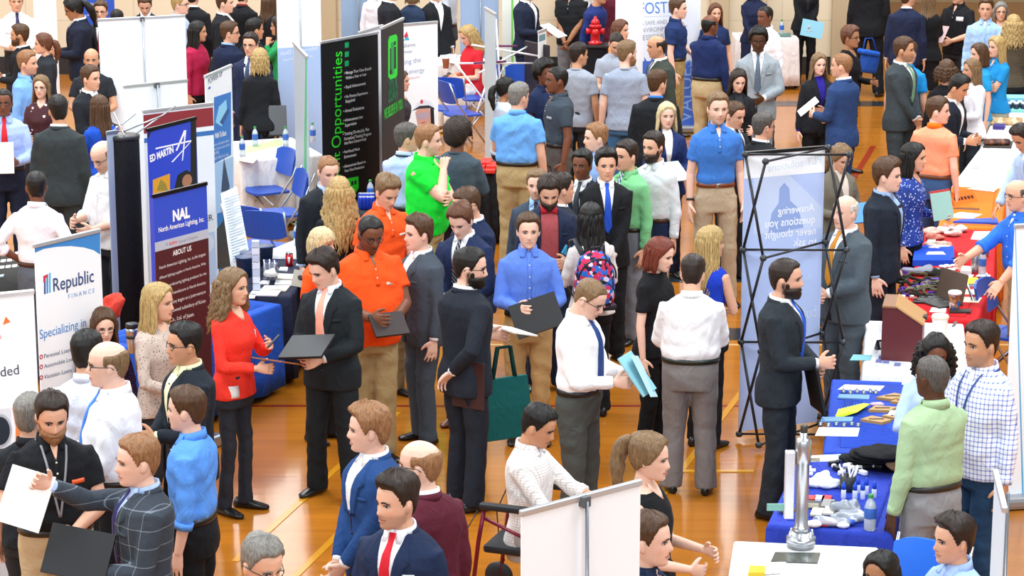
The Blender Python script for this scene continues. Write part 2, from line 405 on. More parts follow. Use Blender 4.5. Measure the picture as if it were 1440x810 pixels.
def torso_fn(sex, fat, off, z0, z1, flare=0.0):
    z = np.array([.78, .86, .93, 1.03, 1.12, 1.20, 1.28, 1.36, 1.42, 1.46, 1.50, 1.535])
    if sex == 'm':
        w = np.array([.158, .164, .164, .150, .148, .156, .168, .178, .172, .140, .078, .058]); d = np.array([.10, .108, .110, .100, .100, .106, .114, .116, .104, .086, .066, .058])
        yc = np.array([.012, .015, .012, .0, .0, .0, .0, .005, .012, .016, .018, .016])
    else:
        w = np.array([.160, .168, .160, .130, .120, .128, .140, .150, .148, .118, .064, .048]); d = np.array([.10, .112, .110, .090, .086, .098, .116, .108, .092, .076, .056, .048])
        yc = np.array([.012, .018, .012, .0, .0, -.006, -.012, .0, .012, .016, .018, .016])
    g = np.exp(-((z-1.10)/.19)**2); w = w+fat*(.055*g+.018); d = d+fat*(.075*g+.012); yc = yc-fat*.035*g
    nk = 1-ss(z, 1.40, 1.50); o = off*(.35+.65*nk)+flare*ss(1.1-z, 0, .3)
    w = w+o; d = d+o
    zz = np.linspace(z0, z1, 26)
    def sec(q): return np.interp(q, z, w), np.interp(q, z, d), np.interp(q, z, yc)
    E = 2.35
    def ring(q, n=40):
        a, b, c = sec(q); t = np.arange(n)*2*pi/n; s, k = np.sin(t), np.cos(t)
        return np.stack([a*np.sign(s)*np.abs(s)**(2/E), c+b*np.sign(k)*np.abs(k)**(2/E), np.full(n, q)], 1)
    def surf(x, q):
        a, b, c = sec(q); return c-b*max(0.0, 1-abs(x/a)**E)**(1/E)
    return [ring(q) for q in zz], surf, ring
def person(px, py, H, face, label, sk='l', hair='short', hc='brown', top='suit', c='23262b', shirt='f4f4f6', tie=None, pat=None, c2='ffffff', bot='trousers', bc=None, R='down', L='down', sex='m', fat=0.0,
           nod=0, yaw=0, roll=0, lean=0, glasses=None, beard=None, belt='20180f', sit=False, stance=.10, shoe='17130f', badge=None, tuck=None, near=None, vdeep=1.12, group=None, z0=0.0, anchor=None, extra=None, kind='person', collar=None, elbow=None, slim=1.0, open_=False, lanyard=None, watch=None):
    rs = np.random.RandomState(abs(hash((round(px), round(py)))) % 100000 if False else (int(px)*131+int(py)*17+991) % 99991)
    k = H/1.78; b = Body(); b.k = k
    near = (py > 330) if near is None else near
    vox = .0056 if near else .0070
    if sit: k_sit = .42
    drop = .44 if sit else 0.0
    lean_t = tan(radians(lean))
    def bend(V):
        V = np.array(V, float); zz = np.clip(V[:, 2]-.95, 0, None); V[:, 1] -= lean_t*zz; return V
    def up(V): V = bend(V); V[:, 2] -= drop; return V*k
    def low(V): return np.array(V, float)*k
    fem = sex == 'f'
    # head transform
    hcn = np.array((0, -.020, 1.652)); piv = np.array((0, .02, -.10))
    Rm = np.array((Matrix.Rotation(radians(yaw), 3, 'Z') @ Matrix.Rotation(radians(roll), 3, 'Y') @ Matrix.Rotation(radians(nod), 3, 'X')))
    hs = 1.03 if fem else 1.06
    def hx(V): return (np.asarray(V, float)*hs-piv)@Rm.T+piv+hcn
    htop = up(hx([(0, .0, .138)]))[0]
    # placement
    P = at(px, py, z0+htop[2]); a = radians(face); ca, sa = cos(a), sin(a)
    loc = (P.x-(htop[0]*ca-htop[1]*sa), P.y-(htop[0]*sa+htop[1]*ca), z0)
    # joints
    sx = .152 if fem else .172; sx += fat*.02
    S0 = np.array((sx, .012, 1.395)); la, lb = .285, .25
    arms = {}
    for side, sp in ((-1, R), (1, L)):
        cu = None
        if isinstance(sp, str): W, pole, td, cu = ARM[sp]
        else: W, pole, td, cu = tuple(sp)+ARM['hold'][len(sp):]
        m = np.array((side, 1, 1.)); W = np.array(W)*m; pole = np.array(pole, float)*m; td = np.array(td, float)*m
        W = W*np.array((1, 1, 1)); 
        if fat and abs(W[1]) > .1 and 1 < W[2] < 1.3: W[1] -= fat*.06
        if fat and abs(W[1]) < .1: W[0] += side*fat*.05
        S = S0*m; Ej, W = clamp_ik(S, W, la, lb, pole)
        arms[side] = (S, Ej, W, td, cu)
    # legs
    hipx = .085+.01*(not fem); legs = {}
    for side in (-1, 1):
        if sit: legs[side] = [np.array((side*hipx, .0, .50)), np.array((side*.12, -.42, .50)), np.array((side*.12, -.40, .09))]
        else:
            st = side*stance; fy = -.02*side*(1 if stance < .2 else 3)
            legs[side] = [np.array((side*hipx, .012, .90)), np.array((side*(hipx*.5+stance*.5), -.015+fy*.4, .49)), np.array((st, .02+fy, .085))]
    def armtube(mb, side, r0, r1, r2, upto=2.0, pre=True, n=14):
        S, Ej, W, td, cu = arms[side]; pts, rad = [], []
        if pre: pts.append(S*np.array((.5, 1, 1))+np.array((0, 0, -.005))); rad.append(r0*.95)
        pts.append(S); rad.append(r0)
        if upto <= 1:
            pts += [S+(Ej-S)*upto*.5, S+(Ej-S)*upto]; rad += [r0*.97, (r0*(1-upto)+r1*upto)*1.06]
        else:
            pts += [S+(Ej-S)*.5, S+(Ej-S)*.88, Ej+((Ej-S)+(W-Ej))*.0, Ej+(W-Ej)*.12]; rad += [(r0+r1)/2, r1, r1*.98, r1]
            u = upto-1; pts += [Ej+(W-Ej)*u*.55, Ej+(W-Ej)*u]; rad += [r1*(1-.45*u)+r2*.45*u, r1*(1-u)+r2*u]
        mb.tube(pts, rad, n)
    # ---- body (skin): one continuous surface
    mb = MB(); mb.loft([hx(r) for r in head_grid(60, HZS)])
    for side in (-1, 1):
        e = MB(); e.ell((side*.076, .012, -.012), (.008, .019, .031), 12, 8, Matrix.Rotation(radians(-14), 3, 'X') @ Matrix.Rotation(radians(side*18), 3, 'Z'))
        V, F = e.data(); mb.add(hx(V), F)
    nr = .047 if fem else .056+fat*.012
    base = hx([(0, .022, -.10), (0, .022, -.05)])
    mb.tube([(0, .022, 1.40), (0, .018, 1.49), base[0], base[1]], [nr*1.35, nr*1.08, nr, nr*.95], 20)
    rings, sf, rg = torso_fn(sex, fat, -.004, .80, 1.49); mb.loft(rings)
    bare = top in ('polo', 'tee', 'sleeveless', 'dress_short')
    for side in (-1, 1):
        S, Ej, W, td, cu = arms[side]; q = .86 if fem else 1.0; q *= 1+fat*.3
        armtube(mb, side, .050*q, .040*q, .026*q, 2.0)
        hd = MB(); make_hand(hd, W, (W-Ej), td, side, cu); V, F = hd.data()
        if fem: V = W+(V-W)*.88
        mb.add(V, F)
    for side in (-1, 1):
        if not sit: mb.tube(legs[side]+[legs[side][2]-np.array((0, 0, .05))], [.05, .036, .028, .03], 12)
    V, F = mb.data(); V2 = up(V)
    if not sit: pass
    mb2 = MB(); mb2.add(V2, F)
    if sit:
        for side in (-1, 1): mb2.tube(low(legs[side]), [.05*k, .036*k, .028*k], 12)
    me = remesh(mb2, vox*k, 1, .02)
    n = len(me.vertices); V = np.empty(n*3, np.float32); me.vertices.foreach_get('co', V); V = V.reshape(-1, 3).astype(float)
    # colour the skin in head space
    U = V/k; U[:, 2] += drop; U[:, 1] += lean_t*np.clip(U[:, 2]-.95, 0, None); Hh = ((U-hcn-piv)@Rm+piv)/hs
    base = np.array(srgb(SK[sk])); C = np.tile(base, (n, 1)); hx_, hy_, hz_ = Hh.T
    inh = (hz_ > -.13) & (np.abs(hx_) < .1) & (hy_ < .13) & (U[:, 2] > 1.45)
    def paint(w, col): C[:] = C*(1-w[:, None])+np.array(col)*w[:, None]
    front = inh & (hy_ < -.03)
    lw = np.exp(-(hx_/.021)**4-((hz_+.067)/.0085)**4)*front
    dark = sk in 'bd'
    paint(lw*(.75 if fem else .5), base*np.array((.8, .45, .45)) if not dark else base*np.array((1., .62, .6)))
    paint(np.exp(-((np.abs(hx_)-.044)/.02)**2-((hz_+.03)/.018)**2)*front*.18, base*np.array((1.0, .62, .55)))
    paint(np.exp(-((hz_+.067)/.0028)**2-(hx_/.024)**4)*front*.55, base*np.array((.3, .16, .15)))
    if beard:
        bcx = np.array(srgb(HC[beard.split('_')[0]])); st = {'st': .35, 'f': .93}[beard.split('_')[1]] if '_' in beard else .8
        m = ss(-hz_, .035, .055)*ss(-hy_, -.01, .012)*inh*(hz_ > -.125); m = m*(1-np.exp(-(hx_/.017)**4-((hz_+.068)/.006)**4)); m = np.maximum(m, ss(-hz_, -.0, .02)*np.exp(-((hy_-.0)/.012)**2)*(np.abs(hx_) > .05)*inh)
        paint(m*st, bcx)
    col = me.color_attributes.new('Col', 'FLOAT_COLOR', 'POINT'); col.data.foreach_set('color', np.concatenate([C, np.ones((n, 1))], 1).astype(np.float32).ravel())
    root = link(kind, me, skinmat()); root.location = loc; root.rotation_euler = (0, 0, a); tag(root, label, 'person', group)
    b.root = root; b.loc = Vector(loc); b.a = a; b.hand = {}
    for side in (-1, 1):
        S, Ej, W, td, cu = arms[side]; d = (W-Ej)/np.linalg.norm(W-Ej); b.hand[side] = up([W+d*.085])[0]
    b.world = lambda p: Matrix.Translation(Vector(loc)) @ Matrix.Rotation(a, 4, 'Z') @ Vector(p)
    hxu = lambda V: up(hx(V))
    # ---- face parts
    seen = abs((face+yaw+180) % 360-180) < 125
    if seen:
        ec = 'eef0f0'; ic = '2b1c12' if sk in 'tbd' or hc in ('black', 'dark') else RND.choice(['3c5a78', '4a3a22', '3d5a48'])
        for s in (-1, 1):
            e = MB()
            for off, rx, rz, mi in ((.0, .0125, .0052, 0), (.0012, .0056, .0052, 1)):
                rr = [[(s*.031+rx*q*cos(t), face_y(s*.031+rx*q*cos(t), rz*q*sin(t))-.0042-off-(.001*(1-q)), rz*q*sin(t)+.0005) for t in np.arange(12)*pi/6] for q in (1.0, .55)]
                e.loft(rr, True, mi)
            arc = [(s*.031+.014*cos(t), face_y(s*.031+.014*cos(t), .006*sin(t))-.0048, .0068*sin(t)+.0008) for t in np.linspace(.1, pi-.1, 7)]
            e.tube(arc, .0016, 5, True, 2)
            e.build('eye', [plain(ec, .25), plain(ic, .2), plain('2a1a14', .6)], root, xf=hxu)
            arc = [(s*(.0135+.036*u), face_y(s*(.0135+.036*u), .019)-.0035, .0175+.0055*sin(pi*min(1, u*1.25))-.003*u) for u in np.linspace(0, 1, 6)]
            MB().tube(arc, [(.002, .0030), (.0024, .0042), (.0024, .0040), (.002, .0034), (.002, .0026), (.001, .0014)], 6).build('eyebrow', hairmat(HC[hc] if hc not in ('blond', 'pale', 'white', 'ginger') else '8a6238'), root, xf=hxu)
    if seen:
        lm = MB(); xs = np.linspace(-.023, .023, 11)
        for sg, hh in ((1, .0052), (-1, .0068)):
            G = []
            for q in (0, .5, 1):
                G.append([(x, face_y(x, -.0672+sg*q*hh*(1-(x/.024)**2))-.0022-.0018*sin(pi*q), -.0672+sg*q*hh*(1-(x/.024)**2)*(1-.25*sg*(sg > 0)*math.exp(-(x/.004)**2))) for x in xs])
            lm.loft(G, False, 0, False)
        lm.tube([(x, face_y(x, -.0672)-.0030, -.0672+.0015*(x/.02)**2) for x in np.linspace(-.024, .024, 9)], .0011, 5, True, 1)
        bcol = np.array(srgb(SK[sk])); k_ = (sk, fem)
        if ('lip',)+k_ not in _M:
            t_ = bcol*np.array((.82, .42, .42) if fem else (.80, .55, .52)); t_ = np.clip(t_, 0, 1)**(1/2.2); _M[('lip',)+k_] = plain(''.join('%02x' % int(255*x) for x in t_), .45)
        lm.build('lips', [_M[('lip',)+k_], plain('4a201c' if sk not in 'bd' else '1c0c0a', .6)], root, xf=hxu)
    if hair: make_hair(hair, rs).build('hair', hairmat(HC[hc]), root, xf=hxu)
    if beard and beard.endswith('_f'):
        def off(t, z):
            d = np.degrees(np.minimum(t, 2*pi-t)); m = ss(-z, .045, .06)*ss(-d, -95, -78)*1.0; m = np.maximum(m, ss(-z, .0, .03)*ss(d, 58, 70)*ss(-d, -90, -78)*.55)
            mo = np.exp(-(d/16)**4-((z+.069)/.006)**4)
            return -.006+(.012+.006+.002*np.sin(t*40+z*200))*m*(1-.9*mo)+.004*np.exp(-(d/22)**2)*m
        MB().loft(head_grid(64, np.linspace(-.117, .01, 30), lambda t, z: off(t, z))).build('beard', hairmat(HC[beard[:-2]]), root, xf=hxu)
    if glasses:
        g = MB()
        for s in (-1, 1):
            yy = face_y(.031, -.004)-.016
            g.tube([(s*.032+.021*cos(t), yy+.004*abs(cos(t)), -.004+.016*sin(t)) for t in np.arange(17)*pi/8], .0022, 6)
            g.tube([(s*.053, yy+.003, .003), (s*.076, -.04, .004), (s*.083, .015, .004), (s*.08, .03, -.01)], .0022, 6)
        g.tube([(-.011, yy, .002), (0, yy-.003, .005), (.011, yy, .002)], .0022, 6)
        g.build('eyeglasses', plain(glasses, .3), root, xf=hxu)
    # ---- top garment
    seed = int(px)*7+int(py)
    q = .86 if fem else 1.0; q *= 1+fat*.25
    mt = cloth(c, pat, c2); ms = cloth(shirt or c)
    fz = 1.0
    if top in ('suit', 'blazer', 'jacket'):
        off, z0g, rr = .034, (.80 if not fem else .84), (.066*q, .056*q, .043*q)
    elif top in ('shirt', 'blouse', 'sweater'):
        off, z0g, rr = .020, (1.012 if tuck is not False and top == 'shirt' else .87), (.060*q, .052*q, .040*q)
    elif top in ('polo', 'tee'):
        off, z0g, rr = .022, (1.012 if tuck else .86), (.064*q, .058*q, .04*q)
    elif top in ('sleeveless',): off, z0g, rr = .012, .90, (.05, .05, .05)
    else: off, z0g, rr = .014, .90, (.058*q, .05*q, .036*q)
    rings, surf, ring = torso_fn(sex, fat, off, z0g, 1.50 if top != 'sleeveless' else 1.47, .012 if z0g < .9 else .0)
    if z0g > .95:
        rings = [r*1.0 for r in rings]
        for r in rings:
            w = (np.exp(-((r[0][2]-1.085)/.04)**2)*.012-.012*np.exp(-((r[0][2]-1.012)/.02)**2)); cc = r.mean(0); d = r-cc; d[:, 2] = 0; r += d/(np.linalg.norm(d, axis=1)[:, None]+1e-9)*w
    g = MB(); g.loft(rings)
    if top != 'sleeveless':
        for side in (-1, 1): armtube(g, side, *rr, upto=(.62 if top in ('polo', 'tee', 'dress_short') else 1.93 if not extra == 'rolled' else 1.35))
    Vg, Fg = g.data(); g2 = MB(); g2.add(up(Vg), Fg)
    gm = remesh(g2, (.0105 if near else .0125)*k, 3, .0); mv(gm, None, .0027 if top not in ('suit', 'jacket', 'blazer') else .0017, seed)
    gname = {'suit': 'suit_jacket', 'blazer': 'blazer', 'jacket': 'jacket', 'shirt': 'shirt', 'blouse': 'blouse', 'sweater': 'sweater', 'polo': 'polo_shirt', 'tee': 't_shirt', 'sleeveless': 'sleeveless_top'}.get(top, 'top')
    link(gname, gm, mt, root)
    nk0 = hx([(0, .022, -.10)])[0]
    def neckband(r0, r1, zA, zB, mb, th=.007, dip=.012, a0=0, a1=360):
        t = np.radians(np.linspace(a0, a1, 33)); full = a1-a0 >= 360
        if full: t = t[:-1]
        ro = []
        for i in range(2):
            r, z = ((r0, zA), (r1, zB))[i]; y0 = .018
            for thk in (0, th): pass
            ro.append((r, z))
        def cir(r, z): return np.stack([r*np.sin(t), .018-r*np.cos(t)*1.02, z-dip*np.cos(t)], 1)
        rg_ = [cir(r0, zA), cir(r0+th, zA), cir(r1+th, zB), cir(r1, zB)]
        if full:
            V = np.concatenate(rg_+[rg_[0]]); mb.loft(rg_+[rg_[0]], False)
        else:
            n = len(t); rows = [np.stack([rg_[j][i] for j in range(4)]) for i in range(n)]; mb.loft(rows)
    nb = nr*1.12
    if top in ('suit', 'jacket', 'blazer'):
        sh = MB()
        if not fem or shirt:
            w0 = nb*1.0
            vd = vdeep
            rows = [(z, -xw, xw) for z, xw in [(1.515, w0*.8), (1.48, w0*1.0), (1.43, .050), (1.36, .041), (1.28, .029), (1.20, .016), (vd, .003)]]
            if open_: rows = [(1.515, -w0*.8, w0*.8), (1.48, -w0, w0), (1.43, -.07, .07), (1.3, -.07, .07), (1.15, -.075, .075), (1.0, -.085, .085), (.95, -.09, .09)]
            sh.patch(rows, surf, .004, .02, 9)
            if not fem: neckband(nb+.004, nb-.002, 1.495, 1.535, sh)
            for side in (-1, 1):
                S, Ej, W, td, cu = arms[side]; d = (W-Ej)/np.linalg.norm(W-Ej); MB().tube([W-d*.03, W+d*.002], [.036*q, .034*q], 14).build('shirt_cuff', ms, root, xf=up)
            if not fem:
                for s in (-1, 1):
                    sh.patch([(1.525, *sorted((s*.004, s*nb*.9))), (1.50, *sorted((s*.012, s*nb*.98))), (1.468, *sorted((s*.030, s*.052)))], lambda x, z: min(surf(x, z), .018-sqrt(max(0, (nb+.006)**2-x*x))), .006, .012, 5)
            sh.build('shirt' if not fem else 'blouse', ms, root, xf=up)
        if tie and tie.startswith('bow'): bowtie(root, tie, surf, up)
        elif tie:
            tl = .98 if open_ else max(vd-.02, 1.1)
            tp = MB().patch([(1.512, -.018, .018), (1.485, -.015, .015), (1.47, -.014, .014), (1.40, -.022, .022), (1.25, -.031, .031), (tl+.06, -.036, .036), (tl, -.004, .004)], lambda x, z: min(surf(x, z), .018-sqrt(max(0, (nb+.004)**2-x*x))), .013, .014, 5)
            tcol, *tp_ = tie.split('/')
            tp.build('necktie', cloth(tcol, 'stripe' if tp_ else None, tp_[0] if tp_ else 'ffffff', .6), root, xf=up)
        for s in (-1, 1):
            lp = MB(); rows = []
            for z, xi, xo in [(1.505, nb*1.0, nb*1.25), (1.47, nb*.96, .090), (1.43, .051, .106), (1.385, .044, .122), (1.37, .042, .098), (1.30, .032, .085), (1.20, .017, .053), (vdeep, .002, .012)]:
                if open_: xi, xo = {1.505: (xi, xo), 1.47: (.07, .10), 1.43: (.072, .112), 1.385: (.073, .125), 1.37: (.073, .105), 1.30: (.073, .1)}.get(z, (.076, .085))
                rows.append((z, *sorted((s*xi, s*xo))))
            lp.patch(rows, surf, .010, .014, 5); lp.build('lapel', mt, root, xf=up)
        cb = MB(); neckband(nb+.010, nb+.004, 1.475, 1.515, cb, .012, .012, 75, 285); cb.build('jacket_collar', mt, root, xf=up)
        if not open_:
            MB().patch([(vdeep-.005, -.004, .004), (1.0, -.003, .003), (.9, -.012, .004), (.82, -.035, .012)], surf, .002, .004, 3).build('front_opening', plain('0a0a0c', .9), root, xf=up)
            for zb in (vdeep-.02, vdeep-.13): MB().ell((.012, surf(.012, zb)-.004, zb), (.009, .004, .009), 10, 5).build('button', plain('15151a', .4), root, xf=up)
        if not fem: MB().patch([(1.318, .075, .145), (1.298, .075, .145)], surf, .006, .008, 4).build('breast_pocket', mt, root, xf=up)
    elif top in ('shirt', 'polo'):
        cl = MB(); mc = cloth(collar) if collar else mt
        neckband(nb+.010, nb-.001, 1.482, 1.535, cl, .007, .014, 14, 346)
        for s in (-1, 1):
            cl.patch([(1.522, *sorted((s*.006, s*nb*1.0))), (1.495, *sorted((s*.016, s*nb*1.2))), (1.462, *sorted((s*.034, s*.066)))], lambda x, z: min(surf(x, z), .018-sqrt(max(0, (nb+.008)**2-x*x))), .006, .012, 5)
        cl.build('collar', mc, root, xf=up)
        vz = 1.40 if not tie else 1.5
        if not tie: MB().patch([(1.505, -.02, .02), (1.48, -.018, .018), (1.44, -.007, .007), (1.425, -.002, .002)], surf, .005, .012, 5).build('undershirt' if top == 'shirt' else 'open_neck', ms if top == 'shirt' else plain(SK[sk], .5), root, xf=up)
        pl = MB(); pl.patch([(1.44, -.016, .016), ((1.30 if top == 'polo' else z0g+.02), -.015, .015)] if top == 'polo' else [(1.44-.05*i, -.015, .015) for i in range(int((1.44-z0g)/.05)+1)], surf, .0035, .008, 3); pl.build('placket', mt, root, xf=up)
        if seen and not tie:
            for i in range(2 if top == 'polo' else 4): zb = 1.41-i*(.055 if top == 'polo' else .085); MB().ell((0, surf(0, zb)-.006, zb), (.006, .003, .006), 8, 4).build('button', plain('e8e4dc', .4), root, xf=up)
        if tie and tie.startswith('bow'):
            bowtie(root, tie, surf, up)
        elif tie:
            tcol, *tp_ = tie.split('/')
            MB().patch([(1.512, -.020, .020), (1.485, -.016, .016), (1.47, -.015, .015), (1.40, -.024, .024), (1.25, -.033, .033), (1.08, -.040, .040), (1.02, -.004, .004)], lambda x, z: min(surf(x, z), .018-sqrt(max(0, (nb+.004)**2-x*x))), .012, .012, 5).build('necktie', cloth(tcol, 'stripe' if tp_ else None, tp_[0] if tp_ else 'ffffff', .6), root, xf=up)
        if top == 'shirt' and extra != 'rolled':
            for side in (-1, 1):
                S, Ej, W, td, cu = arms[side]; d = (W-Ej)/np.linalg.norm(W-Ej); MB().tube([W-d*.055, W-d*.003], [.042*q, .040*q], 14).build('cuff', mt, root, xf=up)
        elif extra == 'rolled':
            for side in (-1, 1):
                S, Ej, W, td, cu = arms[side]; d = (W-Ej)/np.linalg.norm(W-Ej); MB().tube([Ej+d*.06, Ej+d*.10], [.056*q, .054*q], 14).build('rolled_cuff', mt, root, xf=up)
    elif top == 'tee' or top == 'sweater':
        cl = MB(); neckband(nb+.012, nb+.006, 1.478, 1.50, cl, .006, .018); cl.build('neckline', mt, root, xf=up)
    elif top in ('blouse', 'sleeveless', 'dress', 'dress_short'):
        MB().patch([(1.51, -.045, .045), (1.48, -.05, .05), (1.45, -.03, .03), (1.42, -.004, .004)], surf, .003, .012, 7).build('neck_opening', plain(SK[sk], .5), root, xf=up)
    for bd in (badge or []):
        x, z, w, h, cc = bd; MB().patch([(z+h/2, x-w/2, x+w/2), (z-h/2, x-w/2, x+w/2)], surf, .006, .006, 3).build('name_badge' if h > .03 else 'chest_logo', plain(cc, .5), root, xf=up)
    if lanyard:
        ly = MB()
        for s in (-1, 1): ly.patch([(1.50-.038*i, *sorted((s*(.068-.0066*i)-.006, s*(.068-.0066*i)+.006))) for i in range(11)], surf, .007, .004, 3)
        neckband(nb+.016, nb+.010, 1.488, 1.505, ly, .004, .012, 90, 270); ly.build('lanyard', plain(lanyard, .6), root, xf=up)
    if watch:
        S, Ej, W, td, cu = arms[watch]; d = (W-Ej)/np.linalg.norm(W-Ej); MB().tube([W-d*.045, W-d*.025], [.031, .030], 14).build('wristwatch', plain('2a2622', .4), root, xf=up)
    b.surf, b.up = surf, up
    # ---- bottom garment
    bc = bc or c; bm = cloth(bc, None) if bot != 'skirt_lace' else cloth(bc, 'floral', 'e8e0d8')
    g = MB()
    if bot in ('trousers', 'slim', 'jeans'):
        f = {'trousers': 1.0, 'slim': .80, 'jeans': .9}[bot]*(1+fat*.25)*(.92 if fem else 1)
        rings, s2, r2 = torso_fn(sex, fat, .018, .80, 1.045); 
        if sit:
            g.loft([r*np.array((1, 1, 1))-np.array((0, 0, drop)) for r in rings])
            for side in (-1, 1):
                h_, kn, an = legs[side]; g.tube([h_+np.array((0, .03, 0)), h_*.5+kn*.5, kn+np.array((0, .03, .005)), kn+np.array((0, 0, -.03)), kn*.5+an*.5, an-np.array((0, 0, .05))], [.10*f, .092*f, .078*f, .075*f, .070*f, .066*f], 18)
        else:
            g.loft(rings)
            for side in (-1, 1):
                h_, kn, an = legs[side]; g.tube([h_+np.array((0, 0, .02)), h_*.55+kn*.45, kn, kn*.4+an*.6, an-np.array((0, 0, .045))], [.098*f, .090*f, .073*f, .070*f, .070*f+.004], 20)
        bn = 'trousers' if bot != 'jeans' else 'jeans'
    else:
        zl = .45 if bot in ('skirt', 'skirt_lace') else .5
        t = np.arange(40)*2*pi/40; rr_ = []
        rings, s2, r2 = torso_fn(sex, fat, .012, .86, 1.04)
        for z in np.linspace(zl, .84, 10):
            w = np.interp(z, [zl, .84], [.175, .178]); rr_.append(np.stack([np.sin(t)*w, .015+np.cos(t)*w*.75, np.full(40, z)], 1))
        g.loft(rr_+rings); bn = 'skirt'
    Vg, Fg = g.data(); g2 = MB(); g2.add(low(Vg), Fg)
    gm = remesh(g2, (.011 if near else .013)*k, 3, .0); mv(gm, None, .0024, seed+3); link(bn, gm, bm, root)
    if top in ('shirt', 'polo') and z0g > .95 and belt:
        bl = MB(); t = 48
        rA = [r2(z, t) for z in (1.008, 1.008, 1.044, 1.044)]; cc = rA[0].mean(0)
        def ex_(r, o):
            d = r-cc; d[:, 2] = 0; return r+d/np.linalg.norm(d, axis=1)[:, None]*o
        rg2 = [ex_(rA[0], -.004), ex_(rA[1], .008), ex_(rA[2], .008), ex_(rA[3], -.004)]; bl.loft(rg2+[rg2[0]], False)
        dn = (lambda V: up(V)) if sit else low
        bl.build('belt', plain(belt, .4), root, xf=dn)
        yb = min(r[1] for r in rg2[1]); MB().box((0, yb-.003, 1.026), (.042, .008, .034), bev=.003).build('buckle', plain('b8b2a4', .25, 1.0), root, xf=dn)
    # ---- shoes
    for side in (-1, 1):
        an = legs[side][2]; an = an-np.array((0, 0, .0)); sm = MB(); rings = []; to = radians(12)*side
        for u, w, h in ((-.075, .022, .05), (-.06, .032, .075), (-.02, .036, .085), (.04, .040, .072), (.09, .044, .055), (.14, .042, .042), (.175, .032, .034), (.192, .014, .022)):
            t = np.arange(14)*2*pi/14; x = np.cos(t)*w; z = np.where(np.sin(t) > 0, .022+np.sin(t)*(h-.022), .022+np.sin(t)*.020)
            y = np.full(14, -u+.01); rings.append(np.stack([an[0]+x*cos(to)-y*sin(to)*1.0, an[1]+y*cos(to)+x*sin(to), z], 1))
        sm.loft(rings)
        lim = 1.0
        sm.build('shoe', plain(shoe, .3), root, xf=low)
    return b
def thing_at(p, rot=None):
    return Matrix.Translation(Vector(p)) @ (rot.to_4x4() if rot is not None else Matrix.Identity(4))
# ------------------------------------------------------------------ setting
def floor_mat():
    m, nt, b = nodes('varnished_boards'); co = objco(nt)
    br = nt.nodes.new('ShaderNodeTexBrick'); nt.links.new(co, br.inputs['Vector'])
    br.inputs['Color1'].default_value = (*srgb('bb6f1c'), 1); br.inputs['Color2'].default_value = (*srgb('a96316'), 1); br.inputs['Mortar'].default_value = (*srgb('a8631f'), 1)
    br.inputs['Scale'].default_value = 1; br.inputs['Brick Width'].default_value = 1.1; br.inputs['Row Height'].default_value = .058; br.inputs['Mortar Size'].default_value = .0016; br.offset = .37
    g = noise(nt, objco(nt, (1.2, 22, 1)), 3, 4); w = noise(nt, objco(nt, (.3, 17, 1)), 1, 1)
    c = mix(nt, math_(nt, 'MULTIPLY', g, .35), br.outputs[0], srgb('94560f')); c = mix(nt, math_(nt, 'MULTIPLY', w, .25), c, srgb('cf8c34'))
    nt.links.new(c, b.inputs['Base Color'])
    b.inputs['Roughness'].default_value = .17; b.inputs['Specular IOR Level'].default_value = .42
    b.inputs['Coat Weight'].default_value = .15; b.inputs['Coat Roughness'].default_value = .05
    bump(nt, b, noise(nt, objco(nt, (.6, 9, 1)), 2.2, 2), .10, .010)
    return m
MB().box((0, 32, -.1), (60, 64, .2)).build('floor', floor_mat(), smooth=False)['kind'] = 'structure'
def wall_mat(c, k=1.0):
    m, nt, b = nodes('painted_block_'+c); co = objco(nt); l = srgb(c)
    br = nt.nodes.new('ShaderNodeTexBrick'); mp = nt.nodes.new('ShaderNodeMapping'); mp.inputs['Rotation'].default_value = (pi/2, 0, 0)
    t = nt.nodes.new('ShaderNodeTexCoord'); nt.links.new(t.outputs['Object'], mp.inputs[0]); nt.links.new(mp.outputs[0], br.inputs['Vector'])
    for q, f in (('Color1', 1.0), ('Color2', .96), ('Mortar', .86)): br.inputs[q].default_value = (*[x*f for x in l], 1)
    br.inputs['Scale'].default_value = 1; br.inputs['Brick Width'].default_value = 1.6; br.inputs['Row Height'].default_value = .8; br.inputs['Mortar Size'].default_value = .012
    nt.links.new(br.outputs[0], b.inputs['Base Color']); b.inputs['Roughness'].default_value = .7
    return m
WY = at(720, 104).y; WXR = at(1188, 104).x
WM = wall_mat('ddcdb0')
wl = MB(); wl.box(((WXR-26)/2, WY+.15, 1.8), (WXR+26, .3, 3.6)); wl.box(((WXR-26)/2, WY+.15, 10.5), (WXR+26, .3, 3.0))
WIN = [(-14, 2.2), (-10.5, 2.2), (-6.6, 2.0), (at(365, 104).x, 1.25), (at(600, 104).x, .9), (at(885, 104).x, .7), (at(1045, 104).x, .8)]
edges = [-26]+[v for x, w in WIN for v in (x-w/2, x+w/2)]+[WXR]
for x0, x1 in zip(edges[::2], edges[1::2]): wl.box(((x0+x1)/2, WY+.15, 6.3), (x1-x0, .3, 5.4))
wl.build('wall_back', WM, smooth=False)['kind'] = 'structure'
sky = bpy.data.materials.new('bright_sky_pane'); sky.use_nodes = True; bb = sky.node_tree.nodes['Principled BSDF']
bb.inputs['Emission Color'].default_value = (1, .97, .92, 1); bb.inputs['Emission Strength'].default_value = 2.6; bb.inputs['Base Color'].default_value = (.9, .9, .9, 1)
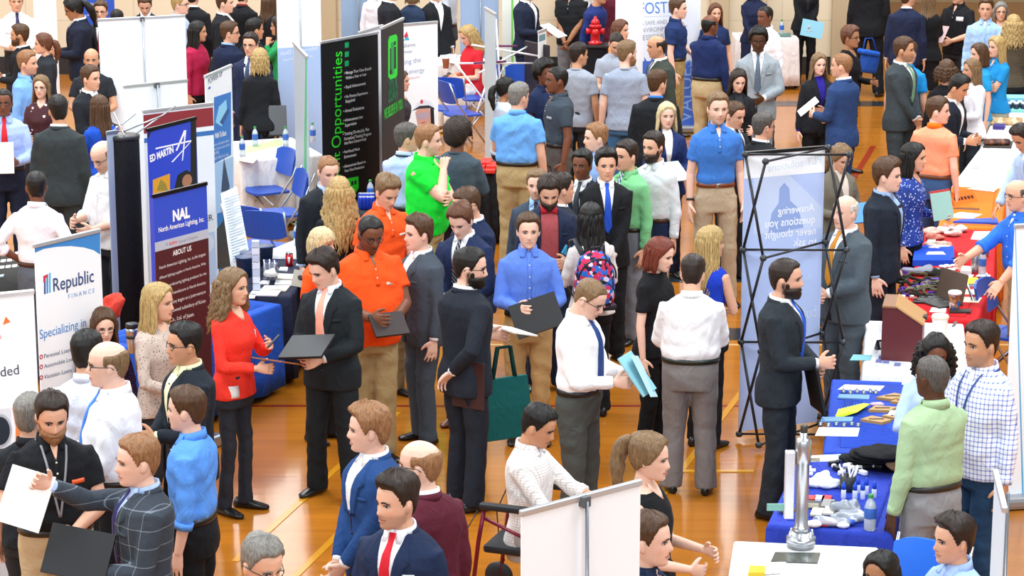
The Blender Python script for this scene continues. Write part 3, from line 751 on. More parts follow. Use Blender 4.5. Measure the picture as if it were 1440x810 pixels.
for i, (x, w) in enumerate(WIN):
    o = MB().box((x, WY+.2, 6.3), (w, .03, 5.4)).build('window_%d' % (i+1), sky, smooth=False); o['kind'] = 'structure'
    f = MB()
    for dx in (-w/2+.05, 0, w/2-.05): f.box((x+dx, WY+.13, 6.3), (.09, .08, 5.4))
    for z in (3.65, 5.4, 7.2, 8.95): f.box((x, WY+.13, z), (w, .08, .09))
    f.build('window_frame', plain('d8d4cc', .5), o, smooth=False)
MB().box(((WXR-26)/2, WY-.02, .13), (WXR+26, .04, .26)).build('baseboard_back', plain('201d1c', .5), smooth=False)['kind'] = 'structure'
for i, px in enumerate((462, 1010, 1062, 1180)):
    x = at(px, 104).x; MB().box((x, WY-.06, 1.9), (.28, .12, 3.8), bev=.02).build('trim_%d' % (i+1), plain('b9a483', .7), smooth=False)['kind'] = 'structure'
MB().box((WXR+8.2, WY+9, 5), (17, .3, 12)).build('wall_far', wall_mat('b99f78'), smooth=False)['kind'] = 'structure'
MB().box((WXR-.15, WY+4.6, 6), (.3, 8.7, 12)).build('wall_return', WM, smooth=False)['kind'] = 'structure'
MB().box((-22, 32, 6), (.3, 64, 12)).build('wall_left', wall_mat('d8cbb4'), smooth=False)['kind'] = 'structure'
MB().box((22, 32, 6), (.3, 64, 12)).build('wall_right', wall_mat('d8cbb5'), smooth=False)['kind'] = 'structure'
NL = [0]
def line(p0, p1, w, c):
    a, b = at(*p0), at(*p1); d = (b-a).normalized(); n = Vector((-d.y, d.x, 0))*w/2; NL[0] += 1
    me = MB(); z = .001+.0006*NL[0]
    me.loft([np.array([a+n, a-n, a-n+Vector((0, 0, z)), a+n+Vector((0, 0, z))]), np.array([b+n, b-n, b-n+Vector((0, 0, z)), b+n+Vector((0, 0, z))])])
    o = me.build('floor_line', plain(c, .2), smooth=False); o['kind'] = 'structure'
line((-400, 571), (1800, 571), .05, '8a2a18'); line((-400, 470), (1800, 470), .42, '2a3038'); line((-400, 485), (1800, 485), .05, 'd8b070')
line((-400, 146), (1800, 146), .42, '2c3034'); line((-200, 392), (1100, 392), .3, '2a3038')
line((330, 790), (560, 580), .05, 'cf8f20'); line((400, 826), (560, 668), .05, 'cf8f20'); line((880, 765), (1120, 450), .05, 'cf8f20'); line((950, 663), (1060, 663), .05, 'd89a22'); line((1195, 260), (1228, 206), .07, '9a3018')
# ------------------------------------------------------------------ furniture builders
TABLE_DIR = {}
def table(label, q, c, drop=.68, z=.74, group=None, bare=False, cat='tablecloth', rough=.8, corner=.03, tn=0.0, tf=0.0, tr=0.0):
    Q = [at(x, y, z) for x, y in q]; ctr = sum(Q, Vector())/4
    e1 = ((Q[1]-Q[0])+(Q[2]-Q[3]))/2; e2 = ((Q[3]-Q[0])+(Q[2]-Q[1]))/2; L, W = e1.length, e2.length
    d = e1.normalized(); rz = math.atan2(d.y, d.x); sgn = 1
    # keep it a true rectangle, at a right angle
    W = abs(e2.dot(Vector((-d.y, d.x, 0))))
    dn = Vector((-d.y, d.x, 0)); dn = dn if dn.dot(e2) > 0 else -dn; ctr = ctr+dn*(tn-tf)/2-d*tr/2; W -= tn+tf; L -= tr
    nm = 'plastic_table' if bare else 'folding_table'
    t = empty(nm, (ctr.x, ctr.y, 0), rz, label if bare else 'table under the '+label, 'table')
    MB().box((0, 0, z-.025), (L, W, .05) if bare else (L-.03, W-.03, .04), bev=.02).build('table_top', plain('eceaea' if bare else 'b8b4ae', .35), t, smooth=False)
    for sx in (-1, 1):
        for sy in (-1, 1):
            MB().tube([(sx*(L/2-.2), sy*(W/2-.1), 0), (sx*(L/2-.2), sy*(W/2-.1), z-.05)], .016, 8).build('leg', plain('6a6a6c', .35, .8), t)
    if not bare:
        g = MB(); n = 160
        def per(ins, zz, rip):
            r = corner; pts = []; hx, hy = L/2-ins, W/2-ins
            per_ = []
            for i in range(n):
                u = i/n*4; s = int(u); f = u-s
                P0 = [(-hx, -hy), (hx, -hy), (hx, hy), (-hx, hy)]; a, b = P0[s], P0[(s+1) % 4]; x, y = a[0]+(b[0]-a[0])*f, a[1]+(b[1]-a[1])*f
                nx, ny = [(0, -1), (1, 0), (0, 1), (-1, 0)][s]
                w = rip*(sin(i*.62)+.6*sin(i*1.37+1))
                e = min(f, 1-f); cr = rip*1.6*math.exp(-(e/.04)**2)
                per_.append((x+nx*(w+cr*.5), y+ny*(w+cr*.5), zz))
            return np.array(per_)
        g.loft([per(.10, z+.006, 0), per(.012, z+.006, 0), per(.0, z+.002, 0), per(-.008, z-.02, .001), per(-.012, z-drop*.4, .008), per(-.016, z-drop*.75, .013), per(-.02, z-drop, .016)], False)
        top = per(.10, z+.006, 0); g.add(top, [tuple(range(n))])
        o = g.build('tablecloth', cloth(c, rough=rough), None); o.location = (ctr.x, ctr.y, 0); o.rotation_euler = (0, 0, rz)
        tag(o, label, cat, group)
        sd = o.modifiers.new('thickness', 'SOLIDIFY'); sd.thickness = .003; sd.offset = 1
        return o
    return t
def banner(label, pl, pr, h, front=True, mat='f6f7fa', zb=.09, name='banner_stand', rail='c8ccd2', cat='banner', group=None, z_from=None, curve=0, base=True):
    A, B = at(*pl, h), at(*pr, h); X = (B-A); X.z = 0; w = X.length; X.normalize(); rz = math.atan2(X.y, X.x)
    n = Vector((X.y, -X.x, 0)); mid = (A+B)/2
    b = Body(); t = empty(name, (mid.x, mid.y, 0), rz, label, cat, group); b.root = t; b.w, b.h, b.rz, b.n, b.mid = w, h, rz, n, mid; b.k = 0
    m = mat if not isinstance(mat, str) else plain(mat, .42)
    pn = MB(); pn.box((0, 0, (h+zb)/2), (w, .008, h-zb)); b.panel = pn.build('banner_panel', m, t, smooth=False)
    MB().box((0, 0, h), (w+.01, .028, .028), bev=.006).build('top_rail', plain(rail, .3, .6), t, smooth=False)
    if base:
        MB().box((0, .0, .05), (w+.04, .2, .09), bev=.03).build('base', plain('a9adb3', .35, .7), t, smooth=False)
        if not front:
            MB().tube([(0, -.06, .06), (0, -.035, h-.01)], .009, 8).build('support_pole', plain('9aa0a8', .3, .8), t)
            MB().box((0, -.02, h-.012), (.045, .04, .05), bev=.006).build('pole_clip', plain('55585c', .5), t, smooth=False)
        else: MB().tube([(0, .06, .06), (0, .035, h-.01)], .009, 8).build('support_pole', plain('9aa0a8', .3, .8), t)
    R = Matrix.Rotation(-rz, 3, 'Z')
    def loc(px, py):
        p = R @ (on_plane(px, py, Vector((mid.x, mid.y, 0))+n*.005, n)-Vector((mid.x, mid.y, 0))); return Vector((p.x, 0, p.z))
    b.loc = loc
    def clip(p): return Vector((max(-w/2, min(w/2, p.x)), 0, max(zb, min(h-.012, p.z))))
    def poly(pts, c, name='printed_shape', lvl=1, rough=.45):
        P = [clip(loc(*p)) for p in pts]; b.k += 1; y = -.004-.0006*lvl
        V = [(p.x, y, p.z) for p in P]+[(p.x, -.003, p.z) for p in P]; k = len(P)
        mb = MB(); mb.add(V, [tuple(range(k))]+[(i, (i+1) % k, (i+1) % k+k, i+k) for i in range(k)])
        return mb.build(name, c if not isinstance(c, str) else plain(c, rough), t, smooth=False)
    b.poly = poly
    b.rect = lambda x0, y0, x1, y1, c, name='printed_block', lvl=1, sl=0.0: poly([(x0, y0), (x1, y0+sl), (x1, y1+sl), (x0, y1)], c, name, lvl)
    def band(z0, z1, c, name='printed_band', x0=-1, x1=1, lvl=1):
        mb = MB(); mb.box(((x0+x1)/2*w/2, -.0025-.0006*lvl, (z0+z1)/2), ((x1-x0)*w/2, .005, z1-z0)); return mb.build(name, c if not isinstance(c, str) else plain(c, .45), t, smooth=False)
    b.band = band
    def text(lines, c, name='lettering', bold=.0, mirror=False, lvl=4, hs=1.0):
        y = -.004-.0006*lvl
        for body, p0, p1, *r in lines:
            mb = MB()
            hk = r[0] if r else hs
            a, e = loc(*p0), loc(*p1); u = e-a; ln = u.length; u.normalize(); v = Vector((-u.z, 0, u.x))
            if mirror: v = -v
            V, F = text_mesh(body, bold); k = ln/max(V[:, 0].max(), .01)
            W = np.array([a+u*(q[0]*k)+v*(q[1]*k*hk) for q in V]); W[:, 1] = y
            F = [f if not mirror else tuple(reversed(f)) for f in F]
            mb.add(W, F); mb.build(name, c if not isinstance(c, str) else plain(c, .5), t, smooth=False)
    b.text = text
    def ell(px, py, rx, ry, c, name='printed_disc', lvl=2, n=28, ring=0):
        o = loc(px, py); ex = (loc(px+rx, py)-o).x; ez = abs(loc(px, py-ry).z-o.z); y = -.004-.0006*lvl; mb = MB(); tt = np.arange(n)*2*pi/n
        P = np.stack([o.x+ex*np.cos(tt), np.full(n, y), o.z+ez*np.sin(tt)], 1)
        if ring:
            Q = np.stack([o.x+ex*ring*np.cos(tt), np.full(n, y), o.z+ez*ring*np.sin(tt)], 1); mb.loft([P, Q], False)
        else: mb.add(P, [tuple(range(n))])
        return mb.build(name, plain(c, .5), t, smooth=False)
    b.ell = ell
    return b
def chair(px, py, rz, label, c='1c4fb4', z=.45, back=False, loc=None):
    p = at(px, py, z) if loc is None else Vector(loc)
    if back: p = at(px, py, .76)-Matrix.Rotation(radians(rz), 3, 'Z') @ Vector((0, .22, 0))
    t = empty('folding_chair', (p.x, p.y, 0), radians(rz), label, 'chair', 'blue folding chairs behind the booths')
    m = plain(c, .4); mt = plain('b4b8be', .3, .9)
    def plate(w, h, bow, th=.02):
        mb = MB(); R = []
        for x in np.linspace(-1, 1, 9):
            yy = bow*(1-x*x); hh = h*(1-.25*abs(x)**4); R.append(np.array([(x*w, yy, -hh), (x*w, yy+th, -hh), (x*w, yy+th, hh), (x*w, yy, hh)]))
        return mb.loft(R)
    s = plate(.21, .20, 0, .022); V, F = s.data(); V = np.stack([V[:, 0], -V[:, 2], z+V[:, 1]-.02*np.cos(V[:, 0]*6)], 1); q = MB(); q.add(V, F); q.build('seat', m, t, smooth=False)
    bk = plate(.22, .14, .035); V, F = bk.data(); V = np.stack([V[:, 0], V[:, 1]+.20+V[:, 2]*.22, V[:, 2]+.74], 1); q = MB(); q.add(V, F); q.build('backrest', m, t, smooth=False)
    for sx in (-1, 1):
        MB().tube([(sx*.225, .30, .88), (sx*.225, .19, .62), (sx*.225, -.26, .02)], .011, 8).build('frame', mt, t)
        MB().tube([(sx*.20, -.14, .44), (sx*.20, .28, .02)], .011, 8).build('leg', mt, t)
    MB().tube([(-.2, .22, .10), (.2, .22, .10)], .008, 6).build('crossbar', mt, t)
    return t
def solid(name, p, rz, label, cat, group=None): return empty(name, tuple(p), rz, label, cat, group)
def bottle(px, py, z, label, cap='2a8a3c', group='water bottles', s=1.0):
    p = at(px, py, z); t = solid('water_bottle', p, 0, label, 'bottle', group)
    gl = plain('dfeaf2', .08, 0, 'clear_plastic', .5, .55)
    MB().lathe((0, 0, 0), [(.028*s, 0), (.032*s, .008), (.032*s, .06), (.030*s, .07), (.032*s, .08), (.032*s, .14), (.024*s, .17), (.012*s, .19), (.012*s, .20)], 18).build('bottle_body', gl, t)
    MB().lathe((0, 0, 0), [(.0325*s, .075), (.0332*s, .078), (.0332*s, .135), (.0325*s, .138)], 18).build('label_sleeve', plain('2f62b8', .4), t)
    MB().lathe((0, 0, 0), [(.014*s, .198), (.0145*s, .2), (.0145*s, .216), (.012*s, .219)], 14).build('cap', plain(cap, .4), t)
    return t
def can(px, py, z, label, c='c81422'):
    p = at(px, py, z); t = solid('soda_can', p, 0, label, 'can', None)
    MB().lathe((0, 0, 0), [(.025, 0), (.033, .01), (.033, .105)], 18).build('can_body', plain(c, .3, .4), t)
    MB().lathe((0, 0, 0), [(.033, .105), (.027, .118), (.0265, .122), (.024, .119)], 18).build('rim', plain('c8c8cc', .25, .9), t)
    MB().patch([(.085, -.012, .012), (.03, -.006, .006)], lambda x, z: -sqrt(max(0, .033**2-x*x)), .0006, .002, 4).build('white_script', plain('f4f0ee', .4), t)
    return t
def cup(px, py, z, label, c='8a5a3a', lid='f0eeea', s=1.0):
    p = at(px, py, z); t = solid('paper_cup', p, 0, label, 'cup')
    MB().lathe((0, 0, 0), [(.028*s, 0), (.029*s, .002), (.041*s, .105*s), (.042*s, .108*s)], 20).build('cup_wall', cloth(c, 'camo' if c == '8a5a3a' else None, 'b58a62'), t)
    MB().lathe((0, 0, 0), [(.044*s, .106*s), (.045*s, .114*s), (.040*s, .124*s), (.03*s, .122*s)], 20).build('lid', plain(lid, .4), t)
    return t
def flat(name, pts, z, c, label, cat, th=.004, group=None, mat=None):
    """a sheet, card or block lying on a table, given by its corners"""
    P = [at(x, y, z) for x, y in pts]; ctr = sum(P, Vector())/len(P); mb = MB()
    V = [(p.x-ctr.x, p.y-ctr.y, 0) for p in P]; n = len(V); V2 = [(x, y, th) for x, y, _ in V]
    mb.add(V+V2, [tuple(range(n, 2*n)), tuple(reversed(range(n)))]+[(i, (i+1) % n, (i+1) % n+n, i+n) for i in range(n)])
    o = mb.build(name, mat or plain(c, .6), None, smooth=False); o.location = (ctr.x, ctr.y, z); return tag(o, label, cat, group)
def lump(name, px, py, z, r, c, label, cat, group=None, seed=0, amp=.35, rough=.5, c2=None, alpha=None):
    p = at(px, py, z); mb = MB(); rs = np.random.RandomState(seed); mb.ell((0, 0, r[2]*.9), r, 26, 16); V, F = mb.data(); d = 0
    for k in range(5): q = rs.normal(size=3)*np.array((1, 1, 1)); q = q/np.linalg.norm(q)*rs.uniform(30, 110); d = d+np.sin(V@q+rs.uniform(0, 6))
    V = V*(1+amp*.25*d[:, None]); V[:, 2] = np.maximum(V[:, 2], 0); m = MB(); m.add(V, F)
    o = m.build(name, cloth(c, 'camo' if c2 else None, c2 or 'ffffff', rough) if alpha is None else plain(c, .15, 0, None, .5, alpha)); o.location = p; return tag(o, label, cat, group)
# ------------------------------------------------------------------ banners and displays
BK = 'eef4fb'
def lines(s): return s
b = banner('plain white banner at the top corner behind the man with purple tie', (44, -60), (76, -62), 2.05, True, 'f4f6fa')
b = banner('blue banner with small white lettering behind the man in glasses and red tie', (108, -68), (158, -70), 2.05, True, '2a52b8'); b.text([('Meet Your Team', (113, 10), (150, 4)), ('start today', (113, 24), (133, 21))], 'e8eefa')
b = banner('tall blank white banner back behind the booths, seen from its rear with dark top clip', (138, 28), (260, 22), 2.05, False, BK)
b = banner('shorter blank white banner back standing in front of the tall one', (174, 122), (263, 113), 2.05, False, BK)
b = banner('white banner with maroon band across the top and blue stripe', (201, 157), (299, 146), 2.05, True, 'eef3fa')
b.band(1.86, 2.02, '8e3038'); b.band(1.78, 1.82, '3d74b8', 'blue_stripe')
b.text([('ER', (289, 312), (300, 309))], '2a3a55')
b.poly([(286, 330), (302, 325), (306, 400), (288, 400)], 'c4d4ee', 'printed_picture'); b.ell(293, 342, 8, 12, 'dfe8f6', 'printed_picture', 3)
b = banner('white and blue banner with picture of a shining machine and a ship mast', (288, 108), (325, 92), 2.05, True, 'f4f8fd')
b.poly([(301, 137), (325, 129), (325, 176), (301, 184)], '2f76c8', 'printed_picture'); b.poly([(308, 150), (318, 140), (320, 160), (312, 178), (303, 172)], '8fd0f0', 'printed_picture', 2); b.poly([(309, 172), (320, 152), (323, 156), (313, 176)], '23508e', 'printed_picture', 3)
b.poly([(300, 184), (325, 176), (325, 218), (300, 231)], '3578c8', 'printed_block')
b.text([('With To Boot', (302, 195), (318, 190), 1.3)], 'ffffff', bold=.02); b.text([('more information about', (301, 206), (322, 199)), ('our future at sea and land', (301, 212), (323, 205)), ('online', (301, 218), (308, 216)), ('apply today at our site', (301, 225), (321, 219), 1.2)], 'cfe2fa')
b.text([('POWER UP', (293, 119), (313, 106), 1.0)], '3a4a66'); b.poly([(293, 123), (296, 121), (296, 125), (293, 126)], '2a50a0')
b.poly([(300, 231), (328, 220), (328, 296), (300, 300)], 'a9cdee', 'printed_picture'); b.poly([(311, 270), (314, 232), (315, 222), (317, 232), (323, 262), (322, 268)], '3c4f62', 'printed_picture', 2)
b.poly([(305, 300), (328, 294), (328, 378), (308, 384)], '2f7fc0', 'printed_picture', 2); b.poly([(306, 378), (305, 322), (314, 310), (313, 300), (317, 299), (318, 312), (325, 322), (326, 376)], '2c3a3e', 'printed_picture', 3)
# pop-up booth: black end, curved blue printed front
b = banner('blue space company booth panel with white star swoosh and black border', (207, 183), (275, 166), 2.15, True, '2a45c8', rail='15161a', name='display_booth', base=False, zb=.03)
b.poly([(268, 160), (280, 160), (280, 480), (268, 480)], '16171b', 'black_border'); b.poly([(200, 190), (210, 174), (225, 168), (275, 160), (275, 168), (225, 178), (212, 186), (208, 196)], '16171b', 'black_border', 2)
b.text([('ED MARTIN', (211, 228), (244, 214), 1.25)], 'ffffff', bold=.04)
for q in ([(219, 208), (269, 197), (269, 199), (219, 210)], [(259, 183), (261, 185), (249, 212), (247, 212)], [(260, 183), (262, 183), (257, 226), (256, 226)], [(269, 198), (268, 200), (243, 228), (241, 228)]): b.poly(q, 'ffffff', 'white_star', 3)
b.poly([(215, 253), (239, 244), (239, 268), (215, 276)], 'e0a030', 'printed_picture', 2); b.poly([(220, 268), (226, 252), (233, 258), (236, 268)], '9a8a3a', 'printed_picture', 3); b.poly([(246, 262), (250, 246), (262, 239), (272, 244), (274, 262), (246, 268)], '1a1c22', 'printed_picture', 2); b.ell(263, 254, 7, 9, 'a8785c', 'printed_picture', 3)
b.poly([(207, 280), (275, 270), (275, 470), (207, 480)], '5a58c8', 'printed_picture')
p = at(186, 512, 0); t = empty('display_column', p, 0, 'tall rounded black end column of the blue booth panel', 'display')
MB().lathe((0, 0, 0), [(.125, 0), (.125, 1.93), (.12, 1.94)], 28).build('column_shell', cloth('15161a'), t); MB().lathe((0, 0, 1.93), [(.13, 0), (.13, .03), (.12, .035)], 28).build('column_cap', plain('2a2c30', .4), t)
fr = MB()
for q in (((-.12, 0, 1.97), (.10, .05, 2.13)), ((-.02, .1, 1.97), (.3, .12, 2.1)), ((.02, -.1, 1.97), (-.1, .15, 2.12)), ((.1, 0, 1.97), (.4, .25, 2.16))): fr.tube(q, .007, 6)
fr.build('frame', plain('b8bcc2', .3, .8), t)
b = banner('narrow light grey panel seen nearly edge-on beside the black end column', (150, 187), (165, 185), 2.0, True, 'a9b6c4', base=False, zb=.02, name='display_booth', rail='8a939e')
b = banner('blue and maroon lighting supplier banner with black top rail', (215, 276), (290, 258), 2.0, True, '2b4ec8', rail='16171a')
H0 = b.loc(250, 333).z; H1 = b.loc(250, 346).z
b.band(.09, H1, '4a1c22', 'maroon_block'); b.band(H1, H0, 'b8c0cc', 'grey_band', lvl=2); b.poly([(262, 345), (290, 335), (290, 470), (270, 475)], '6a2026', 'printed_picture', 2)
b.text([('NAL', (243, 311), (267, 305), 1.15)], 'ffffff', bold=.05); b.text([('North American Lighting, Inc.', (223, 327), (287, 311), 1.25)], 'ffffff', bold=.015)
b.text([('A', (233, 346), (236, 345))], '6a707a'); b.text([('KOITO', (238, 345), (249, 342))], 'e0302a', bold=.04); b.text([('Group Company', (251, 342), (278, 334))], '6a707a')
b.text([('ABOUT US', (243, 360), (269, 352), 1.3)], 'ffffff', bold=.01)
b.text([('North American Lighting, Inc. is the largest', (224, 379), (289, 359)), ('affiliated lighting supplier in North America. With', (224, 393), (289, 372)), ('vehicle manufacturing lighting products for the', (224, 407), (290, 386)), ('plants that manufacture in North America', (226, 419), (289, 399)), ('the Company began as a joint-venture', (226, 432), (289, 412)), ('a wholly owned subsidiary of Koito', (226, 444), (289, 425)), ('Mfg. Co., Ltd. of Japan.', (230, 455), (273, 444))], 'e8e4e4', hs=1.15)
b = banner('white finance banner with blue arc top and red bullets', (48, 346), (140, 324), 2.05, True, 'fbfbfd')
b.poly([(47, 348), (141, 326), (141, 358), (132, 352), (118, 348), (100, 346), (80, 347), (62, 350), (47, 356)], '3f8ad0', 'blue_arc')
b.text([('Republic', (75, 410), (132, 396), 1.15)], '3a4f80', bold=.008); b.text([('F I N A N C E', (96, 420), (133, 411))], '6a9fd0'); b.text([('Specializing in', (56, 477), (121, 459), 1.15)], '3f8ad0')
for i, (x, y0, y1, c) in enumerate(((62, 389, 414, '2f4f90'), (65.5, 386, 413, '3a90d0'), (69, 384, 412, '4ab8e0'))): b.poly([(x, y0), (x+2.4, y0-.6), (x+2.4, y1-.6), (x, y1)], c, 'logo_bar')
b.poly([(61, 388), (67, 386), (67, 390), (64, 391), (64, 396), (61, 397)], 'd03a48', 'logo_bar', 2)
b.text([('Personal Loans', (62, 504), (101, 494)), ('Automobile Loans', (62, 518), (107, 506)), ('Vacation Loans', (62, 533), (101, 523))], '4a5a78')
for y in (502, 516, 531): b.ell(58, y, 2.6, 3.4, 'c03a48', 'bullet_ring', 2, 16, .5)
b = banner('large white banner with orange triangle and dark round picture at its foot', (-62, 421), (47, 410), 2.05, True, 'fbfbfd', rail='e6e8ea')
b.text([('ded', (1, 530), (27, 526), 1.1)], '3c4450'); b.poly([(4, 457), (8, 445), (15, 453)], 'f07a30', 'orange_triangle'); b.poly([(-70, 580), (16, 574), (16, 900), (-70, 900)], 'e4e6ea', 'printed_picture'); b.poly([(17, 573), (24, 575), (29, 590), (30, 640), (22, 640), (22, 600)], 'f08a48', 'orange_arc', 2)
b.ell(0, 606, 17, 24, 'b8bcc4', 'printed_disc', 3); b.ell(0, 606, 14, 20, '1d2a36', 'printed_disc', 4); b.poly([(-1, 478), (1, 470), (2, 476)], 'f0a0a0', 'printed_shape')
b.text([('i', (45, 560), (46.4, 559.8))], '3c4450')
b = banner('tall banner back, white above and pale blue below, with faint reversed print', (388, -38), (450, -41), 2.4, False, 'f4f8ff')
H0 = b.loc(420, 66).z; b.band(.09, H0, 'a9c4ec', 'blue_block'); b.text([('Student Conduct', (414, 20), (392, 20)), ('Community Relations', (446, 14), (428, 13)), ('Information Desk', (446, 70), (394, 78)), ('and Student Services', (440, 80), (398, 86))], 'e3ecf8', mirror=True)
b = banner('blue-grey banner back standing against the tan wall', (478, -72), (525, -74), 2.05, False, '93abc8')
b = banner('wide blue-grey banner back behind the woman in red top', (647, -45), (701, -47), 1.9, False, '9db4d4')
b = banner('grey banner turned almost edge-on beside the wide blue-grey one', (682, 11), (697, 20), 2.05, True, 'b4c0c8', zb=.09)
b = banner('white banner with thin green stripe next to the folding truss', (706, -62), (735, -62), 2.05, True, 'e6ece2'); b.poly([(719, -60), (722, -60), (722, 150), (719, 150)], '7ed060', 'green_stripe')
b = banner('white strip of a banner showing between the two black banners', (505, 46), (538, 36), 2.05, True, 'eef1f8')
b = banner('black banner with vertical bright green lettering and white bullet points', (451, 60), (531, 46), 2.05, True, '17181a')
b.text([('Opportunities', (479, 207), (481, 72), 1.25)], '2fdc30', bold=.0); b.text([('Management', (478, 330), (478, 213), 1.0)], '2fdc30')
for y in (60, 73, 86): b.poly([(485, y), (490.5, y-1), (490.5, y+6.5), (485, y+7.5)], '17a060', 'green_square')
b.text([('\u2022 Manage Your Own Branch', (484, 105), (522, 98)), ('Within a Year or Less', (486, 112), (515, 106)), ('\u2022 Rapid Advancement', (484, 125), (514, 119)), ('\u2022 No Finance Experience', (484, 138.5), (517, 132)), ('Required', (486, 145), (499, 142)), ('\u2022 Annual Evaluations', (483, 158.5), (512, 153)), ('\u2022 Advancement into', (483, 171.5), (510, 166)), ('Supervision', (485, 178.5), (501, 175)), ('\u2022 Training On-the-Job, Plus', (482, 191), (519, 183.5)), ('Formalized Training Program', (484, 197.5), (522, 189.5)), ('that Runs Concurrently', (484, 203.5), (515, 197)), ('\u2022 Fast-Paced Work', (482, 216), (506, 211)), ('Environment', (484, 223), (501, 219)), ('\u2022 Advancement Based on', (482, 236.5), (514, 229)), ('Your Own Production', (484, 242.5), (512, 236))], 'f2f4f4', bold=.012, hs=1.15)
b.poly([(488, 251), (504, 248), (504.5, 264), (500, 272), (489, 272)], '25d82c', 'green_logo'); b.poly([(494, 255), (497, 254.5), (497, 260), (494, 260.5)], '17181a', 'green_logo', 2); b.poly([(498.5, 254), (501, 253.6), (501, 259), (498.5, 259.5)], '17181a', 'green_logo', 2)
b = banner('black banner with bright green phone-shaped frame', (536, 40), (567, 26), 2.2, True, '1c1b1d')
b.poly([(546, 57), (548, 51), (557, 48), (559, 52), (559, 104), (557, 109), (549, 112), (546, 108)], '22e032', 'green_phone'); b.poly([(548.5, 68), (557, 65), (557, 96), (548.5, 100)], '1c1b1d', 'green_phone', 2); b.poly([(550, 60), (554, 58.5), (554, 104), (550, 105.5)], '14a050', 'green_phone', 3); b.poly([(554, 58.5), (556.5, 57.5), (556.5, 63), (554, 64)], '1c1b1d', 'green_phone', 4); b.poly([(548, 99), (551, 98), (551, 104), (548, 105)], '1c1b1d', 'green_phone', 4)
b.text([('YOUR', (546, 132), (559, 126), 1.6), ('LOAN', (546, 144), (559, 138), 1.5)], '0e6a44', bold=.05); b.text([('WE BELIEVE IN YOU', (540, 168), (566, 152), 1.9)], '2fb83a', bold=.04)
b = banner('white power company banner with tri-colour flame and hard-hat portrait', (564, 35), (615, 31), 1.95, True, 'fbfbfe')
b.poly([(568, 51), (572, 44), (574.5, 52), (570, 54)], 'e0304a', 'flame_mark'); b.poly([(567, 57), (573.5, 51), (576, 56.5)], '30b8d8', 'flame_mark', 2)
b.text([('abama', (566, 67), (584, 65)), ('Power', (566, 75), (580, 74))], '8a94a8'); b.text([('ting the', (566, 91), (592, 87)), ('of energy', (566, 105), (597, 101))], 'a4b4d0'); b.text([('company.com', (570, 112), (590, 109))], 'e88898')
b.poly([(581, 156), (586, 145), (596, 140), (606, 143), (611, 151), (610, 156), (600, 150), (588, 154)], 'e6eaf2', 'printed_helmet', 1); b.poly([(579, 156), (590, 149), (603, 148), (611, 152), (609, 158), (606, 152), (590, 153)], '2a323a', 'printed_helmet', 2)
b.poly([(584, 158), (588, 153), (604, 152), (607, 166), (605, 180), (588, 180)], 'd8a090', 'printed_portrait', 3); b.poly([(605, 152), (610, 154), (611, 175), (606, 176)], '1c1a1e', 'printed_portrait', 4); b.poly([(585, 160), (594, 158), (604, 158), (604, 165), (596, 168), (586, 167)], 'b8a4b0', 'printed_goggles', 4); b.poly([(591, 173), (598, 171), (597, 175)], 'c04858', 'printed_portrait', 5); b.ell(593, 143, 2, 3, 'e0405a', 'flame_mark', 3)
b = banner('blank white panel beside the values banner, partly behind it', (866, -37), (906, -38), 2.05, True, 'f2f5fb')
b = banner('white and blue values banner with thin blue heading', (899, -38), (986, -38), 2.05, True, 'e9f0fb')
H0 = b.loc(940, 86).z; b.band(.09, H0, '3f6cd0', 'blue_block'); b.text([('FOSTER', (900, 20), (958, 17), 1.35)], '4a86d8'); b.text([('A SAFE AND', (901, 36), (938, 33), 1.2), ('ENVIRONMENTALLY', (899, 46), (967, 41), 1.25), ('RESPONSIBLE', (899, 57), (950, 53), 1.2)], '9aa4b0')
b.poly([(899, 24), (946, 22), (946, 22.6), (899, 24.6)], 'a4bce0', 'rule_line'); b.text([('CORE VALUES', (973, 245), (973, 84), 1.0)], '8ab0ec')
b.poly([(906, 80), (912, 90), (918, 80), (921, 100), (906, 104)], '3f6cd0', 'printed_shape', 2)
b = banner('small white table-top sign with teal heading', (757, 45), (768, 41), 1.38, True, 'eef2f2', zb=.92, base=False, name='table_sign', cat='sign'); b.poly([(758, 50), (767, 47), (767, 56), (758, 59)], '6a94a0', 'teal_heading')
b = banner('blank white banner back nearest the camera, with grey centre pole', (733, 722), (900, 678), 2.05, False, 'f8fbff')
b = banner('silver banner frame turned edge-on next to the seated man', (1400, 664), (1413, 717), 2.0, True, 'dce8f4', rail='d0d4da')
b = banner('white banner at the edge of the picture with cyan border', (1427, 318), (1560, 312), 2.0, True, 'f8fafc'); b.poly([(1427, 300), (1429.5, 300), (1429.5, 900), (1427, 900)], '5ab0e0', 'cyan_border')
b = banner('grey banner turned edge-on with a green side strip', (413, 60), (432, 80), 2.05, True, 'aab8c4'); b.poly([(429, 60), (434, 60), (434, 500), (429, 500)], '22b070', 'green_strip')
